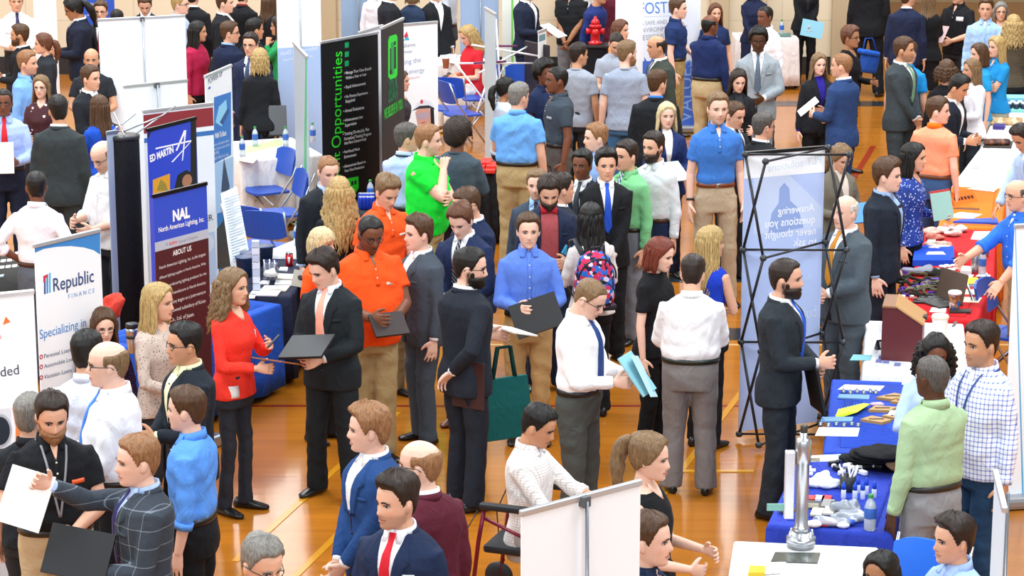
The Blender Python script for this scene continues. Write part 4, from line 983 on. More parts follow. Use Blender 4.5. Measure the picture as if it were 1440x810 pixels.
# ------------------------------------------------------------------ black lattice pop-up with printed panel seen from behind
A, B = at(1047, 214, 2.2), at(1160, 203, 2.2)
b = banner('pale blue pop-up display seen from behind, reversed slogan on a black lattice', (1047, 216), (1160, 207), 2.2, True, 'b4c8f2', name='pop_up_display', base=False, zb=.06, cat='display', rail='1a1c20')
H0 = b.loc(1100, 247).z; b.band(H0, 2.185, 'f4f8fd', 'white_band', lvl=1); b.poly([(1060, 250), (1110, 246), (1155, 290), (1155, 320), (1060, 330)], 'c6d6f4', 'printed_picture', 2)
b.poly([(1080, 330), (1085, 300), (1095, 285), (1096, 265), (1103, 257), (1110, 265), (1111, 282), (1122, 292), (1130, 320)], '8fa8dc', 'printed_silhouette', 3)
b.text([('Answering', (1145, 296), (1094, 302), 1.15), ('questions you', (1146, 313), (1076, 320), 1.15), ('never thought', (1147, 329), (1075, 336), 1.15), ('to ask', (1148, 345), (1115, 346), 1.15)], 'eef4fd', bold=.012, mirror=True)
b.text([('PLT solutions', (1155, 229), (1080, 242), 1.0)], 'd4e6f0', mirror=True); b.text([('We', (1140, 395), (1128, 395), 1.4), ('build', (1148, 445), (1120, 450), 1.4)], 'd2e0f6', mirror=True)
tr = b.root; fm = plain('16181c', .35); mb_n = MB(); w2 = b.w/2; lv = [.05, .77, 1.48, 2.2]; dpt = -.34
for xx in (-w2-.01, w2+.01):
    for a_, c_ in zip(lv, lv[1:]):
        for q in (((xx, -.03, a_), (xx, dpt, c_)), ((xx, dpt, a_), (xx, -.03, c_))): MB().tube(q, .011, 8).build('strut', fm, tr)
for y in (-.03, dpt):
    for z in lv:
        if y == dpt or z in (lv[0], lv[2]): pass
    for z in lv: MB().tube([(-w2, y, z), (0, (dpt-.03)/2 if True else y, z+.0), (w2, y, z)], .009, 8).build('strut', fm, tr)
for xx in (-w2-.01, w2+.01):
    for y in (-.03, dpt):
        for z in lv: MB().ell((xx, y, z), (.028, .028, .026), 10, 7).build('hub', plain('2c3036', .4), tr)
# folding white truss of a second pop-up
p = at(682, 200, 0); t = empty('folding_truss', p, radians(15), 'bare white folding truss of a pop-up display, purple clips', 'display frame')
wt = plain('e4e8ec', .35)
for q in (((-.25, 0, 0), (.15, .1, 1.0)), ((-.1, -.1, .9), (.75, .5, 1.15)), ((-.3, .1, 1.0), (.7, .2, .95)), ((-.1, .3, 1.2), (.75, .1, 1.05)), ((.2, 0, .7), (.25, .4, 1.5)), ((.15, .1, 1.0), (.3, .2, .2)), ((-.35, .1, 1.0), (.05, -.05, .45))): MB().tube(q, .012, 8).build('tube', wt, t)
for q in (((-.15, -.05, 1.02), (.3, .1, 1.0)), ((.1, .3, 1.18), (.5, .3, 1.16))): MB().tube(q, .014, 8).build('clip', plain('6a2a5a', .4), t)
MB().box((.75, .25, .85), (.04, .55, .7), Matrix.Rotation(.3, 3, 'Z'), bev=.01).build('graphic_panel', plain('26242e', .5), t, smooth=False)
# ------------------------------------------------------------------ tables
table('long navy blue cloth of the table with bottles and bagged gifts', [(1068, 738), (1249, 752), (1292, 652), (1137, 640)], '2a3fae')
table('royal blue cloth of the table with clipboards and yellow cards', [(1142, 636), (1302, 642), (1305, 540), (1186, 534)], '2748b4')
table('white cloth of the table holding the wooden lectern', [(1191, 522), (1345, 530), (1368, 449), (1240, 446)], 'f2f2f6', tf=.16)
table('red cloth of the table covered in giveaways and a laptop', [(1238, 445), (1373, 451), (1398, 386), (1293, 378)], 'c8181e', tf=.30)
table('red cloth of the table with folded blue bag', [(1273, 386), (1393, 390), (1404, 322), (1308, 317)], 'cc1a20', tf=.12)
table('bright orange cloth of the table with white brochures', [(1306, 318), (1404, 322), (1418, 266), (1345, 263)], 'f4781e')
table('long white cloth of the table beyond the orange one', [(1345, 260), (1424, 264), (1458, 192), (1390, 188)], 'e9e9f2', tf=.32)
table('white cloth of the snack table near the turquoise shirts', [(1386, 192), (1460, 196), (1475, 150), (1405, 148)], 'ece8e8', tf=.37)
table('blue cloth of the farthest table in the long row', [(1392, 152), (1480, 154), (1490, 128), (1408, 127)], '2f6fc0', tf=.3)
table('bare white plastic table with the steel pipe stand', [(985, 870), (1240, 885), (1234, 768), (1058, 762)], 'eeeeee', bare=True, z=.74)
table('white cloth of the table behind the blue chairs', [(318, 216), (362, 240), (430, 206), (388, 180)], 'efe9e2')
table('small white cloth table corner with a water bottle', [(374, 357), (430, 360), (440, 340), (414, 335)], 'f4f6fa', drop=.5)
table('dark navy cloth of the table with a red can and brochures', [(330, 428), (405, 424), (446, 364), (358, 358)], '20263e', tn=.2, tf=.1)
table('royal blue cloth of the table beside the lighting banner', [(178, 512), (374, 436), (352, 398), (166, 466)], '1f52b8', tr=.15)
table('black cloth of the table spread with white cards', [(-62, 420), (50, 408), (60, 358), (-52, 352)], '2a2826')
table('black cloth table holding red trays in the middle of the hall', [(664, 246), (712, 244), (708, 226), (662, 227)], '1c1b1e')
table('white cloth table against the tan wall', [(1028, 54), (1122, 54), (1117, 46), (1036, 46)], 'e6dcd8')
table('white cloth table in front of the woman in red top', [(612, 92), (646, 100), (649, 76), (615, 70)], 'eae6e2')
# ------------------------------------------------------------------ chairs
for a in ((376, 268, -60, 'blue folding chair tucked against the white cloth table'), (394, 300, -70, 'second blue folding chair, nearest the grey edge-on banner'), (366, 345, 150, 'blue folding chair, big backrest, beside the navy table'), (384, 352, 165, 'small blue folding chair back next to the white table corner'), (634, 152, 170, 'blue folding chair with slotted back under the power banner edge'), (650, 160, 120, 'blue folding chair turned sideways behind the seated blonde'), (672, 138, -80, 'blue folding chair the blonde woman in red sits on'), (742, 140, 20, 'blue chair behind the woman with the afro'), (1420, 470, 60, 'blue folding chair behind the man in plaid')): chair(*a)
chair(1306, 792, -35, 'bright blue chair back beside the seated man in pale blue', c='1f6fe0', back=True)
# ------------------------------------------------------------------ things on the blue tables
TZ = .748
def pipe():
    p = at(1126, 768, .745); t = empty('steel_pipe_stand', p, 0, 'tall shiny steel pipe on bolted round flange, standing on white table', 'equipment'); st = plain('c4c8cc', .28, .9)
    MB().lathe((0, 0, 0), [(.05, .09), (.045, .12), (.038, .13), (.038, .50), (.045, .505), (.045, .63), (.036, .645), (.022, .65), (.022, .68)], 26).build('pipe', st, t)
    MB().lathe((0, 0, .68), [(.020, 0), (.021, .004), (.021, .04), (.018, .045)], 18).build('threaded_tip', plain('55524c', .4, .8), t)
    MB().lathe((0, 0, 0), [(.085, .03), (.085, .055), (.07, .06), (.05, .09)], 28).build('flange', st, t); MB().lathe((0, 0, 0), [(.08, 0), (.08, .02), (.085, .024), (.085, .028)], 28).build('flange', plain('a8acb0', .3, .9), t)
    for k in range(6):
        a = k*pi/3+.3; MB().lathe((.068*cos(a), .068*sin(a), 0), [(.012, .055), (.012, .075), (.007, .078), (.007, .095)], 6).build('bolt', plain('d0d2d4', .3, .9), t)
    MB().box((-.075, 0, .37), (.055, .05, .40), bev=.006).build('side_plate', plain('dfe0e6', .3, .3), t, smooth=False)
    for z in (.22, .50): MB().box((-.04, 0, z), (.05, .02, .012)).build('bracket', plain('8a6a52', .5, .5), t, smooth=False)
    MB().box((.06, -.0, .245), (.07, .012, .02)).build('handle', plain('b4b09a', .4, .3), t, smooth=False); MB().box((.06, 0, .52), (.07, .012, .02)).build('handle', plain('b4b09a', .4, .3), t, smooth=False)
    MB().box((-.15, 0, .235), (.10, .012, .04)).build('handle', plain('7ab0a4', .35, .1), t, smooth=False)
pipe()
flat('metal_plate', [(1084, 790), (1150, 792), (1154, 778), (1090, 777)], .745, '60645c', 'dark glossy name plate on white table before the steel pipe', 'plate', .004, mat=plain('60645c', .2, .7))
flat('paper_sheet', [(1030, 812), (1098, 806), (1106, 790), (1044, 793)], .745, 'f6f4f2', 'printed white sheets on white table by the plate', 'paper', .002); flat('colour_box', [(1052, 812), (1075, 812), (1076, 803), (1054, 802)], .745, 'd8b820', 'small yellow and blue box on white table at the frame edge', 'box', .03)
bottle(1223, 745, TZ, 'water bottle with green cap standing at the near end of the navy blue table', group=None, s=1.1)
for i, (x, y) in enumerate(((1186, 701), (1202, 702), (1206, 694), (1213, 702), (1218, 695), (1229, 700))):
    p = at(x, y, TZ); t = empty('glue_bottle', p, 0, 'small white bottle with blue cap, one of six upright on navy cloth', 'bottle', 'small capped bottles')
    MB().lathe((0, 0, 0), [(.013, 0), (.015, .004), (.015, .055), (.012, .06)], 14).build('bottle_body', plain('e6ecf8', .3), t); MB().lathe((0, 0, 0), [(.014, .058), (.014, .085), (.006, .10), (.004, .108)], 12).build('cap', plain('2050d0', .3), t)
p = at(1192, 690, TZ); t = empty('pen_cup', p, 0, 'black mesh pen cup crowded with white pens on navy cloth', 'pen holder'); MB().lathe((0, 0, 0), [(.045, 0), (.05, .005), (.05, .10), (.046, .10), (.044, .01)], 18).build('cup_wall', plain('26282e', .5), t)
for k in range(7): MB().tube([(.025*cos(k), .025*sin(k), .02), (.06*cos(k*1.3), .06*sin(k*1.3), .16)], .005, 6).build('pen', plain('f0f0f4', .3), t)
for i, (x, y) in enumerate(((1176, 662), (1184, 668), (1193, 658), (1172, 655), (1205, 662), (1213, 668), (1221, 660), (1228, 657), (1216, 655), (1234, 660), (1199, 654), (1209, 650))):
    p = at(x, y, TZ); t = empty('toy_truck', p, RND.uniform(0, 6), 'tiny black and white giveaway figure in the loose heap on navy cloth', 'giveaway', 'loose black and white giveaways')
    MB().box((0, 0, .018), (.07, .03, .03), bev=.008).build('body', plain('f2f2f0' if i % 3 else '1a1a1c', .3), t, smooth=False); MB().ell((.03, 0, .022), (.02, .018, .016)).build('head', plain('1c1c20' if i % 2 else 'eeeeee', .3), t)
for i, (x, y, r, c) in enumerate(((1147, 684, (.075, .06, .03), 'f4f6f8'), (1163, 686, (.07, .06, .03), 'eef0f4'), (1154, 679, (.06, .05, .04), 'f8f8f8'))): lump('plastic_bag', x, y, TZ, r, c, ('crumpled white plastic bag at the front of the pale heap', 'crumpled white plastic bag closest to the pen cup', 'crumpled white plastic bag topping the pale heap')[i], 'bag', None, i, .5, .3)
for i, (x, y, r) in enumerate(((1198, 731, (.11, .08, .03)), (1170, 738, (.13, .06, .025)), (1192, 722, (.09, .06, .045)))): lump('gift_bag', x, y, TZ, r, 'cdd4e0', ('clear bag of sweets beside the water bottle', 'clear bag with red and blue sweets at the front edge of navy cloth', 'upright clear bag tied at the top on navy cloth')[i], 'bag', None, i+9, .35, .2, alpha=.5)
for i, (x, y, c) in enumerate(((1160, 740, 'd03038'), (1178, 740, 'c83a40'), (1150, 738, '2a50b8'), (1145, 741, 'f0f0f0'), (1192, 738, '3a60c8'), (1186, 742, 'e8e8ee'))): lump('sweet_packet', x, y, TZ, (.045, .03, .02), c, ('red wrapped sweet inside the front clear bag', 'second red sweet in the front clear bag', 'blue wrapped sweet at the end of the front bag', 'white sweet at the end of the front bag', 'blue sweet near the water bottle', 'white sweet near the water bottle')[i], 'sweet', None, i, .2, .3)
for i, (x, y, c) in enumerate(((1140, 712, '4a4844'), (1152, 714, '3a3834'), (1163, 710, '8c8a86'), (1174, 713, '403c38'), (1184, 716, '2e2c2a'), (1148, 722, 'c8c0ac'), (1166, 720, 'e0d8c8'), (1180, 722, '58544e'), (1104, 716, '6a6258'))): flat('sample_pouch', [(x-9, y+4), (x+7, y+5), (x+11, y-5), (x-5, y-6)], TZ+.002*i, c, 'grey and tan cloth pouch in the fanned spread before the pale bags', 'pouch', .012, 'fanned sample pouches')
for i, (x, y, c) in enumerate(((1140, 702, 'd83030'), (1152, 702, 'f4f0f0'), (1162, 702, 'd02a30'))): flat('candy_bar', [(x-7, y+3), (x+6, y+3), (x+8, y-2), (x-5, y-3)], TZ, c, ('red end of a striped wrapper behind the pouches', 'white wrapper between two red ones behind the pouches', 'red wrapper closest to the small bottles')[i], 'sweet', .015)
for i, (x, y) in enumerate(((1136, 658), (1142, 662), (1138, 667))): flat('key_tag', [(x-4, y+1.5), (x+5, y+1.5), (x+5, y-1.5), (x-4, y-1.5)], TZ, 'f4f4f6', 'small white tag lying by the steel pipe on navy cloth', 'tag', .008, 'white key tags')
flat('green_clip', [(1101, 704), (1110, 704), (1112, 697), (1104, 696)], TZ, '2ab04a', 'small green plastic clip at the aisle edge of navy cloth', 'clip', .02)
flat('paper_sheet', [(1134, 650), (1196, 648), (1190, 639), (1142, 641)], TZ, 'f6f4f0', 'white printed sheet with small colour picture behind the steel pipe', 'paper', .003); flat('printed_card', [(1180, 648), (1192, 648), (1189, 640), (1178, 640)], TZ+.003, '5a8cc8', 'blue and yellow picture card on the printed sheet', 'card', .002)
for i in range(4): lump('tote_bag', 1226+i*6, 650-i*3, TZ+i*.03, (.21-.01*i, .15, .028), '1a1a1c', ('black cloth bag, bottom of the folded pile', 'black cloth bag, second from the bottom of the pile', 'black cloth bag, third up in the folded pile', 'black cloth bag, top of the folded pile')[i], 'bag', 'folded black bags', i, .12, .9)
can(1266, 662, TZ+.02, 'red soda can beside the pile of black bags'); lump('paper_bag', 1262, 662, TZ, (.07, .06, .05), 'a8845c', 'crumpled brown paper napkin under the red can', 'napkin', None, 4, .5, .8)
flat('paper_sheet', [(1146, 613), (1206, 614), (1209, 602), (1152, 601)], TZ, 'f8f8fa', 'white sign-up sheet at the front of the royal blue table', 'paper', .002); flat('paper_sheet', [(1178, 548), (1237, 550), (1244, 543), (1188, 541)], TZ, 'f8f8fa', 'white sheet at the back edge of the royal blue table', 'paper', .002)
for r, (y, lab) in enumerate(((598, 'front row of small silver trinkets on royal blue cloth'), (552, 'back row of small silver trinkets on royal blue cloth'))):
    for i in range(6):
        p = at((1154, 1165, 1176, 1187, 1198, 1207)[i]+r*(32-i*1.5), y+(i % 2)*1.5, TZ); t = empty('key_ring', p, 0, 'silver ring, one of the '+lab, 'key ring', lab)
        MB().lathe((0, 0, 0), [(.017, 0), (.018, .006), (.012, .012), (.015, .022), (.006, .026)], 14).build('ring_body', plain('aab0b8', .25, .8), t); MB().lathe((0, 0, .02), [(.008, 0), (.008, .008), (.003, .01)], 10).build('knob', plain('2a4a8a', .3), t)
for i, q in enumerate(([(1153, 594), (1198, 594), (1200, 588), (1156, 588)], [(1178, 561), (1222, 563), (1223, 557), (1180, 556)])): flat('badge_strip', q, TZ, '6a98c8', ('blue badge strip before the front row of trinkets', 'blue badge strip before the back row of trinkets')[i], 'badge', .01)
for i in range(9):
    q = at(1182+i*3.4, 581-i*.9, TZ+.003*i); o = MB().box((0, 0, .0015), (.05, .19+.006*i, .003), bev=.001).build('neon_card', plain('d4f01e', .5), None, smooth=False); o.location = q; o.rotation_euler = (0, 0, radians(-14-i*2)); tag(o, 'neon yellow card in the fanned stack on royal blue cloth', 'card', 'fanned neon yellow cards')
for i, (q, lab) in enumerate((([(1232, 562), (1254, 565), (1276, 560), (1258, 556)], 'brown notebook at the back of the royal blue table'), ([(1252, 568), (1274, 570), (1290, 566), (1268, 562)], 'brown notebook overlapping the back one'), ([(1268, 574), (1290, 577), (1300, 571), (1276, 569)], 'brown notebook half hidden by the seated woman'), ([(1221, 580), (1250, 581), (1262, 576), (1230, 574)], 'brown notebook with dark clip beside the neon cards'), ([(1240, 588), (1272, 594), (1284, 588), (1256, 584)], 'brown notebook near the man in green'), ([(1210, 593), (1240, 598), (1254, 594), (1226, 588)], 'brown notebook at the front of the royal blue table'))):
    o = flat('notebook', q, TZ, 'b08a52', lab, 'notebook', .02); 
    fx = MB(); fx.box((0, 0, .021), (.10, .014, .006)); fx.build('clip', plain('3a2c22', .5), o, smooth=False)
flat('paper_sheet', [(1248, 584), (1282, 587), (1286, 579), (1252, 577)], TZ+.021, 'f2ece2', 'cream slip lying over the brown notebooks', 'paper', .002); lump('candy_bar', 1234, 572, TZ, (.05, .02, .015), 'c8b0d0', 'pale wrapped sweet between neon cards and notebooks', 'sweet', None, 3, .3, .3)
flat('paper_sheet', [(1268, 541), (1290, 543), (1292, 534), (1270, 533)], TZ, 'f4f4f4', 'small white square at the table corner by the seated woman', 'paper', .002); lump('candy_bar', 1272, 598, TZ, (.06, .03, .02), 'e06a6a', 'clear sweet packet by the man in green shirt', 'sweet', None, 5, .3, .3)
# white table with lectern
p = at(1271, 500, TZ); t = empty('lectern', p, radians(-12), 'dark red wood table lectern with light brown sloping top', 'lectern')
mb = MB(); prof = [(-.15, 0), (.13, 0), (.13, .28), (-.06, .40), (-.15, .40)]; 
mb.loft([np.array([(x*1.0, -.18, z) for x, z in prof]), np.array([(x, .18, z) for x, z in prof])]); V, F = mb.data(); V[:, 0] *= 1.05
m2 = MB(); m2.add(V, F); m2.build('body', plain('5a1f1c', .35), t, smooth=False)
sl = Matrix.Rotation(math.atan2(.12, .19), 3, 'Y'); MB().box((.04, 0, .352), (.25, .38, .016), sl, bev=.004).build('sloping_top', plain('b98c58', .5), t, smooth=False); MB().box((-.11, 0, .408), (.10, .38, .016), bev=.004).build('flat_top', plain('8a5c38', .5), t, smooth=False)
MB().box((.145, -.0, .30), (.03, .07, .03), bev=.006).build('clip', plain('2a241e', .4), t, smooth=False)
p = at(1242, 490, TZ); t = empty('card_holder', p, .4, 'small black card stand on white cloth before the lectern', 'card stand'); MB().loft([np.array([(-.06, -.03, 0), (-.06, .03, 0), (-.06, .0, .07)]), np.array([(.06, -.03, 0), (.06, .03, 0), (.06, .0, .07)])]).build('stand', plain('1c1c1e', .4), t, smooth=False); MB().box((.0, -.018, .034), (.08, .006, .05), Matrix.Rotation(-.4, 3, 'X')).build('white_card', plain('e8e8e8', .5), t, smooth=False)
flat('brochure', [(1195, 507), (1224, 507), (1226, 500), (1200, 499)], TZ, '7ab8c0', 'teal brochure spread at the aisle edge of the white lectern table', 'brochure', .004); flat('picture_sheet', [(1222, 512), (1272, 518), (1272, 497), (1228, 498)], TZ, 'dfe4ea', 'wide printed map sheet on white cloth before the lectern', 'paper', .002)
for i, (x, y) in enumerate(((1240, 503), (1250, 502), (1246, 509), (1258, 506), (1236, 508), (1262, 513))): flat('printed_card', [(x-5, y+2), (x+4, y+2.4), (x+5, y-2), (x-4, y-2.4)], TZ+.002, ('5a5498', '6a68a8', '7a80b0')[i % 3], 'purple printed card on the wide sheet before the lectern', 'card', .003, 'purple printed cards')
cup(1321, 476, TZ, 'white paper cup with orange emblem on the lectern table', 'f2eee8', 'e8dcc8', 1.5); flat('price_card', [(1338, 460), (1343, 459), (1347, 452), (1342, 452)], TZ, '55524c', 'small dark printed strip on white cloth behind the paper cup', 'card', .002)
flat('paper_sheet', [(1325, 480), (1348, 482), (1352, 470), (1330, 466)], TZ, 'f0e4d4', 'cream napkin beside the white paper cup', 'napkin', .003)
# red tables
for i in range(26):
    x, y = 1262+(i*37 % 78)*.72, 392+(i*23 % 27)-(i % 3)*2; c = ('4a4636', '2e2c26', '6a6448', '55308a', '8a846a', '34382a')[i % 6]
    p = at(x, y, TZ+.012*(i % 3)); t = empty('wrist_strap', p, RND.uniform(0, 6), 'tangled olive, black or purple strap with buckle in the heap on red cloth', 'strap', 'tangled straps on red cloth')
    MB().tube([(-.09, 0, .01), (-.05, .02, .03), (0, .0, .022), (.04, -.03, .03), (.09, .0, .012), (.10, .04, .01)], [(.006, .013)]*6, 8).build('strap', cloth(c), t); MB().box((.0, 0, .028), (.035, .03, .012), bev=.003).build('buckle', plain('16161a', .35), t, smooth=False)
flat('purple_box', [(1294, 406), (1318, 405), (1320, 396), (1298, 397)], TZ, '5a2a98', 'purple flat packet in the strap heap', 'packet', .035); flat('purple_pouch', [(1266, 386), (1282, 388), (1284, 381), (1270, 380)], TZ, '5a2a90', 'small purple packet at the aisle edge of red cloth', 'packet', .03)
for i in range(9):
    x, y = 1292+i*5.2, 427-(i % 4)*3.5; p = at(x, y, TZ); t = empty('penknife', p, RND.uniform(-.5, .5), 'black pocket tool lying in front of the strap heap', 'tool', 'black pocket tools'); MB().box((0, 0, .012), (.10, .025, .022), bev=.008).build('handle', plain('17171a', .35), t, smooth=False); MB().box((.065, 0, .012), (.05, .018, .006), bev=.002).build('blade', plain('2a2a2e' if i % 3 else 'c03a30', .3), t, smooth=False)
for i in range(10):
    x, y = 1258+i*4, 418+(i*7 % 5)*2-i*.8; flat('lapel_pin', [(x-3, y+1.6), (x+3, y+1.6), (x+3.5, y-1.4), (x-2.5, y-1.4)], TZ, ('e8e0d8', 'b84a40', '3a2a20')[i % 3], 'small pin in the scatter beside the lectern top', 'pin', .012, 'scattered pins')
for i in range(10):
    p = at(1322+i*2.4, 382-(i*5 % 7), TZ); t = empty('ring_token', p, i, 'small white plastic ring in the pile behind the laptop', 'ring', 'white plastic rings'); a = np.arange(17)*2*pi/16; MB().tube([(.022*cos(q), .022*sin(q), .01+.008*(i % 3)) for q in a], .006, 8).build('ring_band', plain('eef0ee', .3), t)
lump('cloth_bundle', 1300, 385, TZ, (.16, .07, .035), '8a8c98', 'grey crumpled cloth behind the strap heap', 'cloth', None, 2, .4, .9); lump('cloth_bundle', 1318, 388, TZ, (.10, .06, .03), '2c2e28', 'dark crumpled cloth next to the white rings', 'cloth', None, 6, .4, .9)
p = at(1336, 424, TZ); t = empty('laptop', p, radians(-62), 'open dark laptop seen side-on on red cloth', 'laptop'); MB().box((0, -.12, .01), (.34, .24, .018), bev=.006).build('keyboard_base', plain('3a3834', .4), t, smooth=False); MB().box((0, .015, .13), (.34, .014, .24), Matrix.Rotation(-.22, 3, 'X'), bev=.006).build('screen', plain('5a4a3e', .4), t, smooth=False)
flat('yellow_folder', [(1330, 401), (1385, 399), (1374, 391), (1340, 390)], TZ+.004, 'f2c81a', 'bright yellow folder on red cloth behind the laptop', 'folder', .006); flat('grey_folder', [(1330, 404), (1380, 404), (1384, 399), (1334, 399)], TZ, '6a6a70', 'grey folder under the yellow one', 'folder', .004)
for q, lab in (([(1342, 414), (1385, 415), (1390, 408), (1346, 407)], 'cream paper strip behind the coffee cup'), ([(1350, 425), (1376, 426), (1381, 419), (1352, 418)], 'second cream paper strip closest to the coffee cup'), ([(1316, 392), (1365, 392), (1370, 387), (1320, 386)], 'white paper behind the yellow folder'), ([(1372, 389), (1392, 390), (1393, 387), (1376, 386)], 'white slip under the clear bottle'), ([(1307, 439), (1330, 440), (1331, 434), (1310, 433)], 'shiny silver packet beside the lectern')): flat('paper_strip', q, TZ, 'ece0c4' if 'cream' in lab else 'e8e8ea', lab, 'paper', .004)
cup(1342, 436, TZ, 'brown patterned coffee cup next to the laptop', s=1.25); cup(1384, 360, TZ, 'brown patterned coffee cup on the far red table', s=1.25); flat('marker_pen', [(1335, 441), (1365, 441), (1365, 437), (1335, 437)], TZ, '2a2624', 'dark marker with orange band in front of the coffee cup', 'pen', .016)
bottle(1381, 386, TZ, 'clear water bottle with white cap at the edge of red cloth', 'e8ecf0', None, 1.0); p = at(1371, 383, TZ); t = empty('steel_tumbler', p, 0, 'slim steel tumbler beside the clear water bottle', 'tumbler'); MB().lathe((0, 0, 0), [(.03, 0), (.032, .005), (.036, .16), (.033, .165)], 20).build('body', plain('b8bcc0', .3, .9), t); MB().lathe((0, 0, 0), [(.036, .16), (.036, .172), (.02, .174)], 20).build('lid', plain('8a8e94', .3, .6), t)
flat('card_box', [(1350, 386), (1366, 387), (1367, 380), (1352, 379)], TZ, 'cdbcbc', 'small pale box behind the white rings', 'box', .035)
o = flat('tote_bag', [(1283, 374), (1342, 374), (1341, 354), (1287, 352)], TZ, '1f4fd0', 'folded bright blue bag with white lettering on far red table', 'bag', .05, mat=cloth('1f4fd0')); lump('cloth_bundle', 1345, 372, TZ, (.07, .05, .03), '2a1c1c', 'dark strap hanging from the folded blue bag', 'strap', None, 1, .3, .9)
flat('white_print', [(1302, 358), (1330, 358), (1326, 354), (1305, 354)], TZ+.051, 'f2f4f8', 'white printed wording block on the folded blue bag', 'print', .002)
for i, (x, y, c) in enumerate(((1316, 350, 'd8b8a8'), (1322, 354, 'e8d0c8'), (1330, 350, 'c88a7a'), (1312, 355, 'e0d4d0'), (1310, 331, 'd8a898'), (1322, 328, 'f0dcd4'), (1332, 325, 'c89080'), (1340, 332, 'e4c8bc'), (1316, 337, 'b86858'), (1346, 326, 'd8d4d4'))): lump('snack_bag', x, y, TZ, (.08, .05, .03), c, ('clear wrapped snack on top of the folded blue bag' if i < 4 else 'clear wrapped snack in the heap at the end of the red cloth'), 'snack', 'wrapped snacks on blue bag' if i < 4 else 'heaped wrapped snacks', i, .5, .25)
flat('paper_strip', [(1365, 337), (1395, 339), (1396, 326), (1370, 326)], TZ, 'f4f2ee', 'white leaflets on red cloth near the bald man', 'paper', .006); flat('small_dish', [(1303, 342), (1315, 342), (1316, 338), (1305, 338)], TZ, 'e4dccc', 'small pale card at the aisle edge of the far red table', 'card', .01)
# orange table
flat('brochure', [(1329, 306), (1368, 308), (1381, 302), (1350, 299)], TZ, 'f2efe8', 'white brochure in the middle of orange cloth', 'brochure', .006); flat('paper_strip', [(1360, 266), (1398, 270), (1402, 266), (1372, 264)], TZ+.004, 'f2eee4', 'white and yellow leaflets at the far end of orange cloth', 'brochure', .004)
flat('tote_bag', [(1340, 314), (1404, 316), (1402, 309), (1352, 311)], TZ, '2450c8', 'flat blue folder near the bald man in blue', 'folder', .02)
p = at(1350, 284, TZ); t = empty('tent_card', p, radians(35), 'orange tent card with dark lettering on orange cloth', 'tent card'); MB().loft([np.array([(-.16, -.09, 0), (-.16, .09, 0), (-.16, 0, .11)]), np.array([(.16, -.09, 0), (.16, .09, 0), (.16, 0, .11)])]).build('folded_card', plain('f0741c', .5), t, smooth=False)
for k in range(6): MB().box((-.12+k*.045, -.055, .05), (.028, .004, .03), Matrix.Rotation(-.68, 3, 'X')).build('printed_mark', plain('4a2a1a', .5), t, smooth=False)
flat('lettering_strip', [(1340, 294), (1377, 296), (1378, 293), (1345, 292)], TZ, '6a3a1a', 'dark printed strip along the orange cloth', 'print', .003)
# far white tables
for q, c, lab in (([(1375, 245), (1408, 247), (1412, 243), (1382, 241)], 'e2d8c4', 'pale leaflet row on the long white cloth'), ([(1368, 237), (1372, 232), (1378, 232), (1376, 238)], 'b4b4b0', 'grey holder edge on the long white cloth'), ([(1416, 242), (1432, 242), (1433, 237), (1419, 237)], 'd8c070', 'yellow pad on the long white cloth'), ([(1374, 225), (1412, 226), (1414, 222), (1378, 221)], 'd8d4cc', 'cream leaflet on the long white cloth'), ([(1420, 250), (1436, 251), (1437, 247), (1422, 247)], 'e0cc90', 'cream card at the edge of long white cloth')): flat('leaflet', q, TZ, c, lab, 'paper', .005)
o = flat('food_tray', [(1382, 208), (1422, 209), (1424, 201), (1388, 200)], TZ, '3a2e22', 'dark tray of chocolates on white cloth', 'tray', .02)
for i in range(12): lump('chocolate', 1388+(i % 6)*5.5, 204-(i//6)*3, TZ+.02, (.045, .035, .025), ('5a3424', '7a4a34', '3c241c')[i % 3], 'chocolate piece in the dark tray', 'chocolate', 'chocolates in the dark tray', i, .2, .4)
for i in range(12): lump('pastry', 1398+(i % 6)*7, 176-(i//6)*4, TZ, (.05, .04, .03), ('c8a878', 'dcc8a4', 'b8946a')[i % 3], 'pale pastry in the far heap on snack table', 'pastry', 'pastries on the snack table', i, .3, .6)
flat('purple_box', [(1396, 182), (1412, 183), (1414, 179), (1398, 178)], TZ, '3a2a7a', 'dark purple box in front of the pastries', 'box', .04)
for r in range(2):
    o = flat('display_shelf', [(1404, 158-r*17), (1470, 159-r*17), (1472, 154-r*17), (1406, 153-r*17)], TZ, '8ad0c4', ('teal shelf board of jars, the nearer one', 'teal shelf board of jars, the farther one')[r], 'shelf', .03)
for i in range(6):
    p = at(1419+i*5, 153-(i % 2)*2, TZ+.03); t = empty('ink_jar', p, 0, 'small dark jar with white lid on the teal shelf', 'jar', 'small jars'); MB().lathe((0, 0, 0), [(.03, 0), (.034, .01), (.034, .05), (.028, .058)], 14).build('jar_body', plain('22304a', .2), t); MB().lathe((0, 0, .058), [(.03, 0), (.03, .02), (.02, .022)], 14).build('lid', plain('e8ecf0', .4), t)
